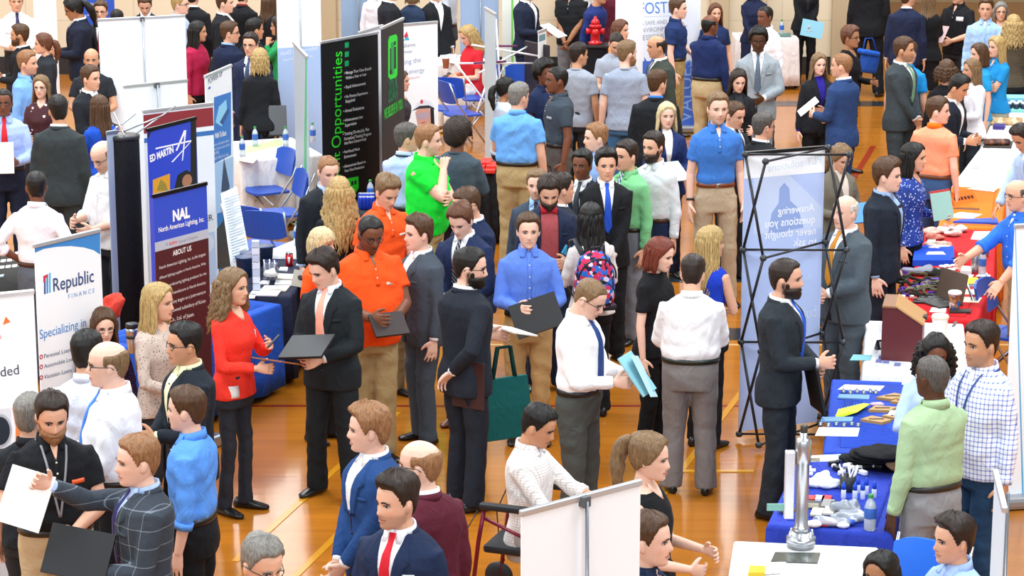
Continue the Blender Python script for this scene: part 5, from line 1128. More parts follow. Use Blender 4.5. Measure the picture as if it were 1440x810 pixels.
# left and middle tables
for x, y, lab in ((341, 220, 'water bottle on white cloth, closest to the banner with the ship'), (359, 206, 'water bottle on white cloth, second from the ship banner'), (402, 206, 'water bottle on white cloth under the dark mesh stand'), (440, 200, 'water bottle beside the black lettered banner')): bottle(x, y, TZ, lab, group=None)
bottle(418, 346, TZ, 'water bottle on the small white table corner', group=None); bottle(521, 284, TZ, 'water bottle with green cap behind the man in orange', group=None)
table('dark cloth of the table with blue cans by the black banner', [(490, 305), (548, 300), (545, 280), (505, 282)], '26262c')
for i in range(8):
    p = at(508+(i % 4)*5, 294-(i//4)*5, TZ); t = empty('drink_can', p, 0, 'small blue can in the cluster by the black banner', 'can', 'small blue cans'); MB().lathe((0, 0, 0), [(.025, 0), (.03, .008), (.03, .11), (.026, .12)], 14).build('can_body', plain('1f3fb8', .3, .4), t); MB().lathe((0, 0, .118), [(.026, 0), (.025, .005), (.02, .003)], 14).build('rim', plain('c8ccd4', .3, .9), t)
p = at(391, 191, TZ); t = empty('mesh_stand', p, .2, 'dark mesh document stand on white cloth', 'stand'); MB().box((0, 0, .17), (.2, .03, .34), Matrix.Rotation(-.15, 3, 'X'), bev=.01).build('mesh_panel', plain('55585c', .6), t, smooth=False); MB().box((0, .03, .01), (.22, .14, .02)).build('foot', plain('2a2c30', .5), t, smooth=False)
flat('place_mat', [(346, 216), (400, 204), (394, 196), (346, 206)], TZ, 'b8c890', 'green patterned mat on white cloth between bottles', 'mat', .003); flat('paper_sheet', [(334, 226), (356, 230), (362, 224), (342, 220)], TZ, 'e4d4cc', 'scattered leaflets at the corner of white cloth', 'paper', .004)
can(407, 374, TZ, 'red soda can on dark navy cloth')
p = at(381, 393, TZ); t = empty('pen_cup', p, 0, 'clear box full of dark blue pens on dark navy cloth', 'pen holder'); MB().box((0, 0, .07), (.12, .09, .14), bev=.008).build('box_wall', plain('c8d0dc', .1, 0, None, .5, .5, .45), t, smooth=False)
for k in range(8): MB().tube([(-.04+.012*k, .02*sin(k*2), .01), (-.055+.015*k, .03*sin(k*3), .17)], .006, 6).build('pen', plain('1c2c6a' if k % 3 else 'e8e8ee', .3), t)
lump("tissue_bundle", 381, 389, TZ+.05, (.07, .05, .03), 'f0eee8', 'white tissue on top of the pen box', 'tissue', None, 3, .4, .8)
for q, c, lab in (([(392, 381), (404, 382), (405, 377), (394, 377)], 'e8ecf4', 'white card behind the pen box'), ([(388, 393), (411, 394), (414, 387), (392, 386)], 'ece4d4', 'cream booklet beside the pen box'), ([(386, 401), (410, 402), (412, 396), (388, 395)], 'e6e4e4', 'white booklet pile in front of the cream booklet'), ([(365, 400), (378, 401), (380, 396), (368, 396)], 'e2e2e8', 'white card in front of the pen box'), ([(366, 409), (402, 410), (408, 403), (372, 403)], 'e8dcc4', 'tan booklet on dark navy cloth'), ([(350, 416), (390, 417), (396, 409), (356, 409)], 'e4e4e6', 'white booklet at the front of dark navy cloth'), ([(416, 374), (426, 374), (427, 371), (419, 371)], 'f0f0f0', 'white card beside the red can'), ([(348, 420), (358, 420), (360, 415), (350, 415)], 'f0f0f2', 'white card at the cloth corner by the curly-haired woman')): flat('booklet', q, TZ, c, lab, 'paper', .01)
p = at(361, 410, TZ); t = empty('flyer_rack', p, 0, 'upright white rack of flyers on dark navy cloth', 'rack')
for k in range(7): MB().box((0, 0, .04+k*.06), (.06, .03+.004*k, .052), bev=.003).build('pocket', plain('e4e6ec' if k % 2 else 'c4ccd8', .4), t, smooth=False)
for i, (x, y) in enumerate(((372, 372), (352, 382), (345, 388))): p = at(x, y, TZ); t = empty('waste_bin', p, 0, ('dark blue bucket behind the pen box', 'dark blue bucket beside the flyer rack', 'dark blue bucket half hidden by the curly-haired woman')[i], 'bucket'); MB().lathe((0, 0, 0), [(.06, 0), (.065, .005), (.08, .16), (.083, .165), (.075, .165), (.06, .02)], 20).build('bucket_wall', plain('1a2c4e', .4), t); MB().lathe((0, 0, .155), [(.081, 0), (.086, .004), (.086, .012), (.08, .014)], 20).build('rim', plain('223a66', .35), t)
p = at(426, 402, TZ); t = empty('card_holder', p, radians(-35), 'grey tent card with small tree emblem on dark navy cloth', 'tent card'); MB().loft([np.array([(-.09, -.05, 0), (-.09, .05, 0), (-.09, 0, .13)]), np.array([(.09, -.05, 0), (.09, .05, 0), (.09, 0, .13)])]).build('folded_card', plain('b8b0a0', .6), t, smooth=False); MB().ell((0, -.03, .075), (.03, .008, .022)).build('emblem', plain('3a3a38', .6), t)
# leaning white notice board
P4 = [at(x, y, z) for x, y, z in ((326, 379, .76), (353, 369, .76), (333, 262, 1.36), (311, 272, 1.36))]; ctr = sum(P4, Vector())/4; nn = (P4[1]-P4[0]).cross(P4[3]-P4[0]).normalized()*.006
mb = MB(); mb.loft([np.array([p-ctr for p in P4]), np.array([p-ctr-nn for p in P4])]); o = mb.build('notice_board', plain('f4f7fa', .45), None, smooth=False); o.location = ctr; tag(o, 'tall white notice board of fine print leaning against the ship banner', 'notice')
mb = MB(); u, v = P4[1]-P4[0], P4[3]-P4[0]
for k in range(24):
    f = .08+k*.036; a_ = P4[0]+u*.12+v*f-ctr+nn*.25*(1 if nn.y < 0 else -1); e_ = a_+u*(.76 if k % 4 else .4); h_ = v*.010
    mb.add([a_, e_, e_+h_, a_+h_], [(0, 1, 2, 3)])
mb.build('fine_print', plain('a8b8cc', .6), o, smooth=False)
# tumbler, red bag, cards, trays
p = at(187, 496, TZ); t = empty('steel_tumbler', p, 0, 'large steel tumbler with black lid on royal blue cloth', 'tumbler'); MB().lathe((0, 0, 0), [(.034, 0), (.037, .005), (.046, .10), (.046, .155), (.05, .16), (.05, .19)], 22).build('body', plain('aeb2b6', .28, .9), t); MB().lathe((0, 0, 0), [(.047, .112), (.048, .113), (.048, .135), (.047, .136)], 22).build('grip_band', plain('22242a', .5), t); MB().lathe((0, 0, .19), [(.05, 0), (.05, .03), (.046, .036), (.02, .037)], 22).build('lid', plain('1c1e22', .4), t)
lump('shoulder_bag', 156, 447, TZ-.05, (.10, .08, .10), 'd8402c', 'red crumpled bag behind the woman with glasses', 'bag', None, 8, .35, .5)
for i in range(15):
    x, y = 2+(i % 5)*9+(i//5)*2, 376-(i//5)*9+(i % 5)*-1; flat('business_card', [(x-3.5, y+2), (x+3.5, y+1.5), (x+4.5, y-2), (x-2.5, y-1.5)], TZ, 'f4f0ea', 'white card in the grid on black cloth', 'card', .003, 'white cards laid out in a grid')
flat('phone', [(-4, 391), (5, 390), (6, 387), (-2, 388)], TZ, '9aa4ac', 'grey phone on black cloth near the white cards', 'phone', .01)
for i, (x, y) in enumerate(((675, 240), (690, 240), (676, 234), (692, 234), (684, 229))): o = flat('red_tray', [(x-8, y+4), (x+6, y+4), (x+8, y-3), (x-6, y-3)], TZ+.01*i, 'd8281c', ('red tray, nearest the big man in blue', 'red tray at the table corner by his hand', 'red tray behind the nearest one', 'red tray second row on black cloth', 'red tray at the back of black cloth')[i], 'tray', .03)
p = at(1099, 38, TZ); bottle(1099, 49, TZ, 'clear water bottle on the far white cloth by the wall', group=None); flat('glass_dish', [(1092, 52), (1112, 52), (1111, 48), (1094, 48)], TZ, '5a8078', 'dark green glass dish on the far white cloth', 'dish', .02)
p = at(837, 62, 1.05); t = empty('hydrant_model', p, 0, 'bright red model fire hydrant beside the man in navy', 'hydrant'); rd = plain('d01c24', .25)
MB().lathe((0, 0, 0), [(.085, 0), (.09, .01), (.09, .03), (.06, .04), (.06, .06), (.065, .22), (.08, .225), (.08, .25), (.06, .26)], 22).build('barrel', rd, t); MB().lathe((0, 0, .26), [(.06, 0), (.055, .04), (.03, .07), (.02, .075), (.02, .10), (.012, .105)], 18).build('bonnet', rd, t)
for s in (-1, 1): MB().tube([(s*.05, 0, .17), (s*.12, 0, .17)], [.035, .04], 12).build('nozzle', rd, t)
MB().tube([(0, -.05, .16), (0, -.11, .16)], [.045, .05], 12).build('nozzle', rd, t)
p = Vector((p.x, p.y, 0)); t = empty('display_stand', p, 0, 'dark draped stand under the red hydrant', 'stand'); MB().box((0, 0, 1.035), (.36, .36, .03), bev=.006).build('stand_top', plain('18181c', .5), t, smooth=False); MB().box((0, 0, .51), (.30, .30, 1.02), bev=.02).build('stand_body', cloth('18181c'), t, smooth=False)
p = at(636, 92, TZ); cup(627, 96, TZ, 'brown iced coffee cup in front of the woman in red', '9a5a3c', 'e8dcd0', 1.2); flat('magazine', [(617, 86), (640, 90), (642, 78), (620, 76)], TZ, 'e8e8ea', 'open white papers in front of the woman in red', 'paper', .02)
# red-framed walker chair behind the nearest banner
p = at(722, 806, 0.0); p = at(724, 770, .62); t = empty('wheelchair', (p.x, p.y, 0), radians(90), 'burgundy framed rollator chair the man in checked shirt sits on', 'wheelchair'); fr_ = plain('7a1a34', .3, .4)
MB().box((0, .02, .44), (.44, .42, .05), bev=.02).build('seat', plain('1a1a1e', .6), t, smooth=False)
for s in (-1, 1):
    MB().tube([(s*.26, .30, .02), (s*.26, .24, .5), (s*.26, .20, .72)], .014, 8).build('frame', fr_, t); MB().tube([(s*.26, -.25, .02), (s*.26, -.2, .5), (s*.26, .22, .66)], .012, 8).build('frame', fr_, t)
    MB().box((s*.26, .05, .73), (.06, .36, .04), bev=.015).build('armrest', plain('1c1e22', .5), t, smooth=False)
    MB().tube([(s*.27, .24, .70), (s*.33, .34, .5), (s*.28, .3, .25), (s*.26, .26, .2)], .004, 6).build('cable', plain('16161a', .5), t)
    for y in (.3, -.25): MB().lathe((0, 0, 0), [(.03, -.012), (.09, -.012), (.095, 0), (.09, .012), (.03, .012)], 20).build('wheel', plain('202024', .5), t); w_ = t.children[-1]; w_.rotation_euler = (0, pi/2, 0); w_.location = (s*.26, y, .095)
# ------------------------------------------------------------------ people and what they hold
P = person
def held(b, side, name, w, h, c, label, cat, rot=(0, 0, 0), off=(0, 0, 0), th=.004, mat=None, white=None):
    """a sheet or folder lying in the local x-z plane, centred near a hand"""
    hp = b.hand[side]; off = (off[0], off[1], off[2]); e = Matrix.Rotation(b.a, 4, 'Z') @ (Matrix.Rotation(radians(rot[2]), 4, 'Z') @ Matrix.Rotation(radians(rot[1]), 4, 'Y') @ Matrix.Rotation(radians(rot[0]), 4, 'X'))
    o = MB().box((0, 0, 0), (w, th, h), bev=min(.002, th*.4)).build(name, mat or plain(c, .55), None, smooth=False)
    o.matrix_world = Matrix.Translation(b.world((hp[0]+off[0], hp[1]+off[1], hp[2]+off[2]))) @ e
    tag(o, label, cat)
    if white: MB().box((white*.02, -th*.5-.002, .006), (w*.92, .003, h*.94)).build('paper_sheets', plain('f4f2ee', .6), o, smooth=False)
    return o
FL = (-62, 0, 0)
# --- back left
P(22, -14, 1.80, 15, 'man in white dress shirt with dark purple tie at the top corner', top='shirt', c='f4f2f6', tie='2c2a52', hc='ginger', sk='l', R='hold', L='belly', bc='2a2a30', badge=[(-.12, 1.28, .07, .05, 'e8e8ee')])
P(27, 33, 1.71, -90, 'bearded man in black suit facing away from the ponytailed woman', c='1c1d22', hc='brown', beard='brown_f', R='hold', L='hold', sk='m')
P(60, 46, 1.66, -75, 'woman with auburn ponytail in charcoal blazer', top='blazer', c='2a2d33', sex='f', hair='pony', hc='auburn', bc='22252a', shirt='')
P(97, -4, 1.87, -80, 'tall person with long black ponytail, glasses and dark navy suit looking down', c='1b2032', hair='pony+L0.30', hc='black', sk='t', nod=20, glasses='1a1a1a', R='hold', L='hold')
P(141, 0, 1.78, 0, 'man in glasses, dark suit and red tie behind the tall white panel', c='25282e', tie='a02030', hc='brown', glasses='2a2320')
P(164, 13, 1.62, 175, 'black-haired head just showing over the top edge of the white panel', hc='black', top='sweater', c='20222a', bc='202228')
P(203, -7, 1.80, 5, 'man in black suit and white shirt looking down behind the white panel', c='1a1b1f', hc='brown', nod=28, tie='2a2a2e')
P(253, -10, 1.80, 80, 'blond man in pale blue shirt and glasses at the corner of the white panel', top='shirt', c='b4c4e4', hc='blond', glasses='2a2a2e', sk='p', bc='2a2c34')
P(271, -22, 1.82, 170, 'man in black suit standing behind the blond man in pale blue', c='1b1c20', hc='dark')
P(38, 70, 1.78, 75, 'young blond bearded man in bright blue shirt in profile', top='shirt', c='7fb0f0', hc='ginger', beard='ginger_st', sk='l', bc='2a2c33', tie='22242c')
b = P(57, 105, 1.64, -5, 'woman in glasses and dark maroon blouse with pale print', top='blouse', c='4a2a30', pat='stars', c2='e8dcd8', sex='f', hair='long+L0.30', hc='light', glasses='3a3030', sk='p', bc='26262c', R='hold', L='hold')
P(128, 66, 1.74, 5, 'bald man in black polo with white name tag', top='polo', c='26282e', hair='bald', hc='dark', sk='m', bc='3a3a40', badge=[(-.09, 1.3, .09, .06, 'f0f0f2')], R='belly', L='belly')
P(127, 91, 1.76, 60, 'brown-haired man in black suit partly hidden by the white panel edge', c='1d2026', hc='brown', R='hold', L='hold')
P(139, 133, 1.66, -145, 'woman with long brown hair and royal blue top seen from behind', top='blouse', c='1c4fc0', sex='f', hair='long+L0.36', hc='brown', glasses='26262a', bc='22242a', R='belly', L='belly')
P(81, 133, 1.84, 172, 'broad man in dark olive-grey suit seen from behind', c='32383a', hc='black', fat=.35, yaw=25, sk='m', shirt='e8e4dc')
b = P(4, 123, 1.80, 8, 'man in glasses, pale blue shirt and bright red tie with papers', top='shirt', c='a8bdee', tie='d01c28', hc='black', hair='buzz', sk='b', glasses='2a2320', bc='1c2236', L='hold', R='hold')
held(b, 1, 'paper_sheet', .24, .30, 'f4f4f4', 'thick sheaf of white papers held by the man in red tie', 'paper', (-15, 0, 0), (-.10, -.02, .06), .03)
P(50, 238, 1.76, 168, 'person in white shirt, hands on hips, seen from behind', top='shirt', c='f2f2f8', hc='black', hair='buzz', sk='b', R='hip', L='hip', bc='5a5f68', belt='4a2a1c', yaw=25, extra='rolled')
P(136, 199, 1.84, -40, 'balding ginger-bearded man in white shirt and glasses looking down', top='shirt', c='f0f2f8', hair='bald', hc='ginger', beard='ginger_st', sk='p', glasses='26262a', nod=25, fat=.3, tuck=False, bc='26282e', R='hold', L='belly', extra='rolled')
P(278, 29, 1.70, 65, 'woman with black hair in magenta sweater by the panel', top='sweater', c='b02048', sex='f', hair='long+L0.30', hc='black', sk='m', bc='1c1a1e', yaw=20)
P(323, 29, 1.76, 140, 'young man in navy suit and glasses seen from behind', c='1a2440', hc='brown', glasses='2a2a2e', yaw=-45, shirt='9ac0f0')
P(316, -12, 1.80, 85, 'short-haired man in black suit in profile against the cream wall', c='1b1c20', hc='brown', sk='p')
P(341, -22, 1.74, 160, 'man in black suit with dark red collar against the wall', c='17181c', hc='dark', shirt='8a1c28')
P(352, 45, 1.78, -15, 'smiling man in navy suit and glasses facing the hall', c='1f2a48', hc='dark', glasses='2a2a2e', tie='3a4a6a')
P(365, 67, 1.70, 175, 'blonde woman in fitted black suit seen from behind', top='blazer', c='17191d', sex='f', hair='wavy+L0.20', hc='blond', bc='141518', bot='slim', shirt='')
P(358, 25, 1.74, 120, 'black-haired man close behind the smiling man in glasses', c='20222a', hc='black', sk='m')
P(392, 22, 1.66, -95, 'woman with dark hair hidden behind the white banner edge', top='blouse', c='2a9a5a', sex='f', hair='long+L0.25', hc='dark', L='chin', sk='m', bc='22242a')
P(378, -12, 1.72, 160, 'woman with long brown hair at the top of the white banner', top='blazer', c='1a1b20', sex='f', hair='long+L0.35', hc='brown', shirt='', bc='18191d')
# --- back middle
b = P(580, -22, 1.70, 170, 'woman in slate navy sweater holding up white papers', top='sweater', c='2a3a55', sex='f', hair='long+L0.15', hc='light', L='hold', R='hold', bc='22262e')
b = P(627, -44, 1.78, -100, 'man mostly above the frame handing over white papers', top='shirt', c='d8dce8', hc='brown', R='hold', L='down', bc='4a4a50')
held(b, -1, 'paper_sheet', .22, .29, 'f4f0e8', 'white papers held out against the tan wall', 'paper', (-50, 10, 0), (0, -.06, .02), .006)
P(533, -34, 1.76, 10, 'person in white top and brown trousers against the tan wall', top='shirt', c='e8e4ea', hc='brown', bc='6a5c55')
P(549, -28, 1.80, 100, 'person in black suit beside the brown trousers', c='1e2026', hc='dark')
P(614, -26, 1.73, 30, 'man in black suit close behind the woman in slate sweater', c='1b1d22', hc='dark')
b = P(653, 36, 1.80, -60, 'blonde woman in red top and white skirt sitting over her phone', top='tee', c='d02530', sex='f', hair='wavy+L0.34', hc='blond', sk='l', nod=22, sit=True, R='hold', L='hold', bc='efe8de', shoe='b08a5c')
held(b, -1, 'mobile_phone', .075, .15, '2a2a30', 'dark phone held by the seated blonde woman', 'phone', FL, (.05, -.02, .02), .01)
P(563, 98, 1.58, 80, 'woman in profile peeking between the black banner and the white one', top='blouse', c='3a3438', sex='f', hair='bob+L0.16', hc='brown', sk='l', bc='22242a')
P(730, 115, 1.82, 168, 'grey-haired man in sky blue polo and khakis seen from behind', top='polo', c='6aa8ea', hc='grey', fat=.5, tuck=True, bc='b39a6c', R='down', L='belly', yaw=-35, sk='l')
P(711, 108, 1.58, 110, 'woman with black ponytail in pale blouse beside the sky blue polo', top='blouse', c='c8d0e0', sex='f', hair='pony', hc='black', sk='t', bc='22242a')
P(783, 92, 1.84, -75, 'man in dark grey polo with shaved head in profile', top='polo', c='3c4650', hair='buzz', hc='black', sk='b', tuck=True, bc='5a5450', badge=[(.09, 1.3, .08, .025, '9aa0a8')])
P(766, 86, 1.70, 40, 'woman with short afro in navy polo facing the man in grey', top='polo', c='1b2748', sex='f', hair='afro', hc='black', sk='b', bc='1c1e24')
b = P(742, -28, 1.78, 60, 'man in dark navy suit holding a white clipboard', c='1a2236', hc='dark', R='hold', L='hold')
held(b, -1, 'clipboard', .24, .32, 'e8ece8', 'white clipboard held by the man in dark navy suit', 'clipboard', FL, (.06, -.08, .03), .012)
P(803, -36, 1.80, -20, 'man in black polo and grey trousers with hands clasped', top='polo', c='1a1b1e', hc='dark', sk='t', R='clasp', L='clasp', bc='8a8a8e', fat=.3)
P(846, -24, 1.80, 60, 'man in navy pullover leaning by the red hydrant', top='sweater', c='1f2e6a', hc='dark', sk='m', bc='1a1a1e', R='down', L='down', lean=8)
b = P(816, -60, 1.76, 20, 'person in pale grey trousers behind the red hydrant', top='shirt', c='d8dce2', bc='b4b4b8', hc='brown')
held(b, 1, 'paper_sheet', .22, .3, 'eaf0ec', 'white sheet hanging beside the red hydrant', 'paper', (0, 25, 60), (.05, 0, -.12), .004)
P(868, -40, 1.80, 175, 'person in dark maroon suit at the top of the white panel', c='5a1a2a', hc='dark')
P(873, 27, 1.68, 60, 'auburn-haired woman in profile behind the grey T-shirts', top='blouse', c='c88a4a', sex='f', hair='long+L0.26', hc='auburn', sk='l', bc='2a2c30')
P(868, 47, 1.76, 5, 'man in grey T-shirt looking down at the table', top='tee', c='a4aab8', hc='dark', hair='buzz', nod=30, R='hold', L='belly', bc='1f2a48', sk='l', beard='dark_st')
P(882, 56, 1.84, 172, 'big man with ginger beard in grey T-shirt and jeans from behind', top='tee', c='9aa4b6', hc='light', hair='short', beard='ginger_f', yaw=-50, bot='jeans', bc='3f6a94', fat=.25, sk='p')
P(814, 59, 1.76, 165, 'slim young man in grey T-shirt and black trousers from behind', top='tee', c='a0a6b2', hc='dark', yaw=-45, bc='26292e', sk='m')
P(922, 48, 1.78, -75, 'balding man in olive green suit leaning toward the T-shirt group', c='3a4038', hair='bald', hc='dark', beard='', sk='m', tie='5a6470', R='hold', L='down', lean=6)
P(954, -4, 1.78, 75, 'tall man in navy polo and khakis before the values banner', top='polo', c='1d3160', hc='brown', sk='p', tuck=True, bc='a8905e', R='down', L='belly')
P(1006, 4, 1.68, 10, 'woman with long brown hair in navy polo facing the hall', top='polo', c='1c2c56', sex='f', hair='long+L0.26', hc='auburn', sk='l', bc='1a1c22')
P(999, 19, 1.78, 150, 'man with shaved head in navy shirt and khakis pointing', top='shirt', c='1a2a58', hair='bald', hc='black', sk='b', tuck=True, bc='c0aa80', L='reach', R='down', yaw=-30, fat=.35)
P(925, 97, 1.80, 168, 'man in black suit with bright blue collar seen from behind', c='1c1e22', hc='brown', yaw=-35, fat=.3, shirt='3a7ae0', sk='l')
b = P(938, 143, 1.70, 8, 'blonde woman in navy cardigan gazing at the hall', top='blazer', c='1e2e62', sex='f', hair='long+L0.24', hc='pale', sk='p', shirt='f0ece6', R='hold', L='hold', bc='1c2238')
held(b, 1, 'paper_sheet', .22, .28, 'c8dcea', 'pale blue folder under the arm of the blonde woman', 'folder', (-60, 0, 20), (-.06, -.03, .03), .012)
P(838, 172, 1.74, -75, 'ginger-blond man in pale blue shirt in profile', top='shirt', c='8fb0e6', hc='ginger', sk='p', bc='22262e')
P(1067, 38, 1.88, -5, 'tall man with short dreadlocks in light grey suit', c='98a0a6', hair='fro', hc='black', sk='d', tie='5a6878', shirt='f2f2f4', nod=8, R='down', L='belly')
P(1040, 97, 1.68, 10, 'woman with long dark brown hair in black blazer looking down', top='blazer', c='1a1b20', sex='f', hair='long+L0.3', hc='dark', sk='p', nod=15, shirt='2a2a30', R='hold', L='hold', bc='18191d')
P(1037, 142, 1.74, 45, 'man with slicked brown hair in dark suit behind the blue polo', c='20242c', hair='slick', hc='brown', sk='l', tie='3a3a44', nod=12)
P(1010, 128, 1.98, 8, 'very tall man in bright blue polo and khakis, hands down', top='polo', c='3f78c8', hc='light', sk='p', tuck=True, belt='7a3a1c', bc='b8a488', fat=-.3, watch=-1, stance=.13, beard='light_st')
P(1074, 157, 1.72, 120, 'grey-brown haired man in black suit and glasses beside the lattice', c='1b1d21', hc='salt', glasses='2a2a2e', sk='l', fat=.2)
P(1076, 7, 1.78, -50, 'man with close-cropped hair in white dress shirt beyond the grey suit', top='shirt', c='eef0f4', hair='buzz', hc='black', sk='b', bc='2a2a30')
P(1062, -30, 1.70, 10, 'woman in short navy dress with folded hands by the wall', top='sweater', c='1b2340', sex='f', hc='dark', hair='bob', bot='skirt', bc='1b2340', R='clasp', L='clasp')
# --- back right
b = P(1135, -48, 1.72, 5, 'woman in black suit holding a light blue folder by the wall', top='blazer', c='15161a', sex='f', hair='bob', hc='dark', bc='131418', R='clasp', L='clasp', shirt='2a2a30')
held(b, -1, 'folder', .32, .24, '8cc4d8', 'light blue folder held by the woman in black suit', 'folder', (-12, 12, 0), (.05, -.03, .03), .008)
P(1152, 74, 1.66, 15, 'woman with straight light brown hair, black blazer, violet blouse', top='blazer', c='1c1d22', sex='f', hair='long+L0.30', hc='light', sk='p', shirt='2a1f8a', bc='18191d', R='down', L='belly', vdeep=1.0)
b = P(1184, 73, 1.80, -130, 'man in blue suit with short sandy hair holding white papers', c='27406e', hair='buzz', hc='ginger', sk='l', yaw=20, R='hold', L='hold', bc='243a66')
held(b, -1, 'paper_sheet', .34, .25, 'f6f6f6', 'white papers held by the man in blue suit', 'paper', (-50, 0, 40), (-.02, -.14, .04), .008)
b = P(1197, 36, 1.74, 60, 'woman with short reddish-black hair, glasses and black lace dress', top='blouse', c='15151a', sex='f', hair='fro', hc='auburn', sk='t', glasses='2a2320', bot='skirt_lace', bc='17171b', L='hold', R='down')
o = empty('shoulder_bag', at(1222, 88, 1.05), .4, 'bright blue bag carried by the woman in black lace dress', 'bag'); MB().box((0, 0, 0), (.24, .14, .26), Matrix.Rotation(.2, 3, 'Y'), bev=.05).build('bag_body', cloth('1f4a9c'), o); MB().box((-.02, -.02, .13), (.26, .17, .06), Matrix.Rotation(.2, 3, 'Y'), bev=.028).build('flap', cloth('1f56b4'), o); MB().tube([(-.1, 0, .12), (-.05, .02, .3), (.05, .02, .3), (.12, 0, .1)], .01, 8).build('strap', cloth('1a3f88'), o)
P(1225, -56, 1.88, 165, 'large man in black suit standing on the sunny floor', c='15161a', hc='dark', fat=.35, stance=.16)
P(1272, 51, 1.84, 55, 'smiling bearded man in dark grey suit with green tie', c='3c4448', hc='brown', beard='brown_st', sk='m', tie='7a9a7a', R='clasp', L='clasp', yaw=15)
P(1278, -20, 1.82, 165, 'man in navy suit seen from behind near the folders', c='1d2540', hc='brown', yaw=-40)
b = P(1307, -14, 1.73, -165, 'woman with long sandy hair in black jacket and skirt', top='blazer', c='17181c', sex='f', hair='long+L0.34', hc='light', bot='skirt', bc='19191e', shirt='', L='belly', R='hold', yaw=-40)
held(b, 1, 'folder', .24, .32, 'e0a020', 'mustard yellow folder under the arm of the sandy-haired woman', 'folder', (0, 0, 70), (.04, .05, -.08), .015)
P(1279, 57, 1.74, 150, 'man in turquoise polo mostly hidden behind the smiling bearded man', top='polo', c='1f8ed6', hc='brown', tuck=True, bc='26292f', yaw=-10)
b = P(1348, -24, 1.78, -40, 'man in black polo with white name tag holding a pink sheet', top='polo', c='17181c', hc='grey', sk='l', badge=[(.10, 1.34, .09, .055, 'f2f2f4')], R='hold', L='belly', bc='2a2c30', fat=.2)
held(b, -1, 'paper_sheet', .20, .26, 'd8b4b4', 'pink sheet held by the man in black polo', 'paper', (-40, 0, 0), (.04, -.05, .04), .005)
P(1387, -4, 1.82, -15, 'man in pale blue dress shirt leaning in the back row', top='shirt', c='a9ccf2', hc='brown', sk='l', R='down', L='table', bc='2a2c34', lean=5, tuck=False)
P(1408, 2, 1.66, -5, 'woman with curly grey hair and dark glasses', top='blouse', c='8a3a44', sex='f', hair='bob+L0.14', hc='grey', sk='l', glasses='26202a', bc='26262a')
P(1426, 20, 1.70, 175, 'woman with long curly blond hair and brown plaid top from behind', top='blouse', c='3a3028', pat='check', c2='a08a6a', sex='f', hair='curly+L0.30', hc='blond', bc='26221e')
P(1377, 60, 1.66, -70, 'brown-haired woman in turquoise polo behind the white blazer', top='polo', c='2496d0', sex='f', hair='bob+L0.20', hc='brown', sk='l', bc='c8d4dc')
P(1402, 50, 1.68, -60, 'blonde woman in turquoise polo with folded arms', top='polo', c='1f8ccc', sex='f', hair='long+L0.34', hc='blond', sk='l', R='cross', L='cross', bc='b0a890')
P(1332, 83, 1.67, 170, 'woman with curly brown hair and black top from behind', top='blouse', c='17171b', sex='f', hair='curly+L0.14', hc='brown', bc='4a3434', sk='l')
P(1356, 105, 1.76, 55, 'black-haired man in dark navy suit stooping', c='1c222e', hc='black', sk='m', lean=8, nod=15, R='hold', L='hold')
P(1367, 82, 1.62, -70, 'woman with highlighted hair in white blazer', top='blazer', c='f2eef2', sex='f', hair='long+L0.26', hc='light', sk='m', bc='2a3038', shirt='', R='hold', L='hold')
P(1320, 135, 1.76, 150, 'young man in peach-orange polo and jeans from behind', top='polo', c='ff9e78', collar='ff7a1c', hc='brown', sk='p', yaw=-75, tuck=True, belt='6a3a20', bot='jeans', bc='34507a', L='belly', R='down')
P(1428, 176, 1.74, -60, 'dark-haired man in pale check shirt bending over the white table', top='shirt', c='b4ccec', hc='dark', sk='m', nod=25, lean=15, R='table', L='table', bc='2a2c34')
P(1430, 250, 1.76, -70, 'bald man in bright blue shirt reaching over the red table', top='shirt', c='2f6fdc', hair='bald', hc='salt', sk='l', fat=.35, R='reach', L='table', bc='b89c6c', extra='rolled', lean=8, glasses='2a2320')
# --- middle right
b = P(1188, 204, 1.66, 25, 'woman in taupe jacket reading a blue folder behind the lattice', top='blazer', c='716a5c', sex='f', hair='pony', hc='light', sk='l', nod=22, shirt='d8c8b8', R='hold', L='hold', bc='2a2a2e')
held(b, 1, 'folder', .34, .24, '2f7fd0', 'bright blue folder read by the woman in taupe jacket', 'folder', (-58, 0, 0), (-.10, -.06, .05), .012)
P(1189, 272, 1.78, -50, 'white-haired man in grey suit and orange tie behind the lattice', c='4c565e', hair='bald', hc='white', sk='p', tie='c8862a', fat=.35, shirt='f2f2f4', R='belly', L='belly')
P(1249, 222, 1.82, 65, 'young brown-haired man in dark navy suit in profile', c='1f2733', hc='brown', hair='mop', sk='p', shirt='9ab4dc', R='down', L='down')
b = P(1286, 200, 1.72, 65, 'dark-haired woman in blue patterned blouse and black trousers', top='blouse', c='2a4394', pat='dots', c2='c4d0ee', sex='f', hair='long+L0.24', hc='black', sk='l', R='down', L='hold', bc='101014', bot='slim')
held(b, 1, 'folder', .18, .24, 'c8302c', 'red folder behind the pale green one', 'folder', (-12, -8, -60), (-.02, .075, .12), .006); held(b, 1, 'folder', .18, .24, '9cc8bc', 'pale green folder held by the woman in patterned blouse', 'folder', (-12, -8, -60), (-.045, .06, .105), .01)
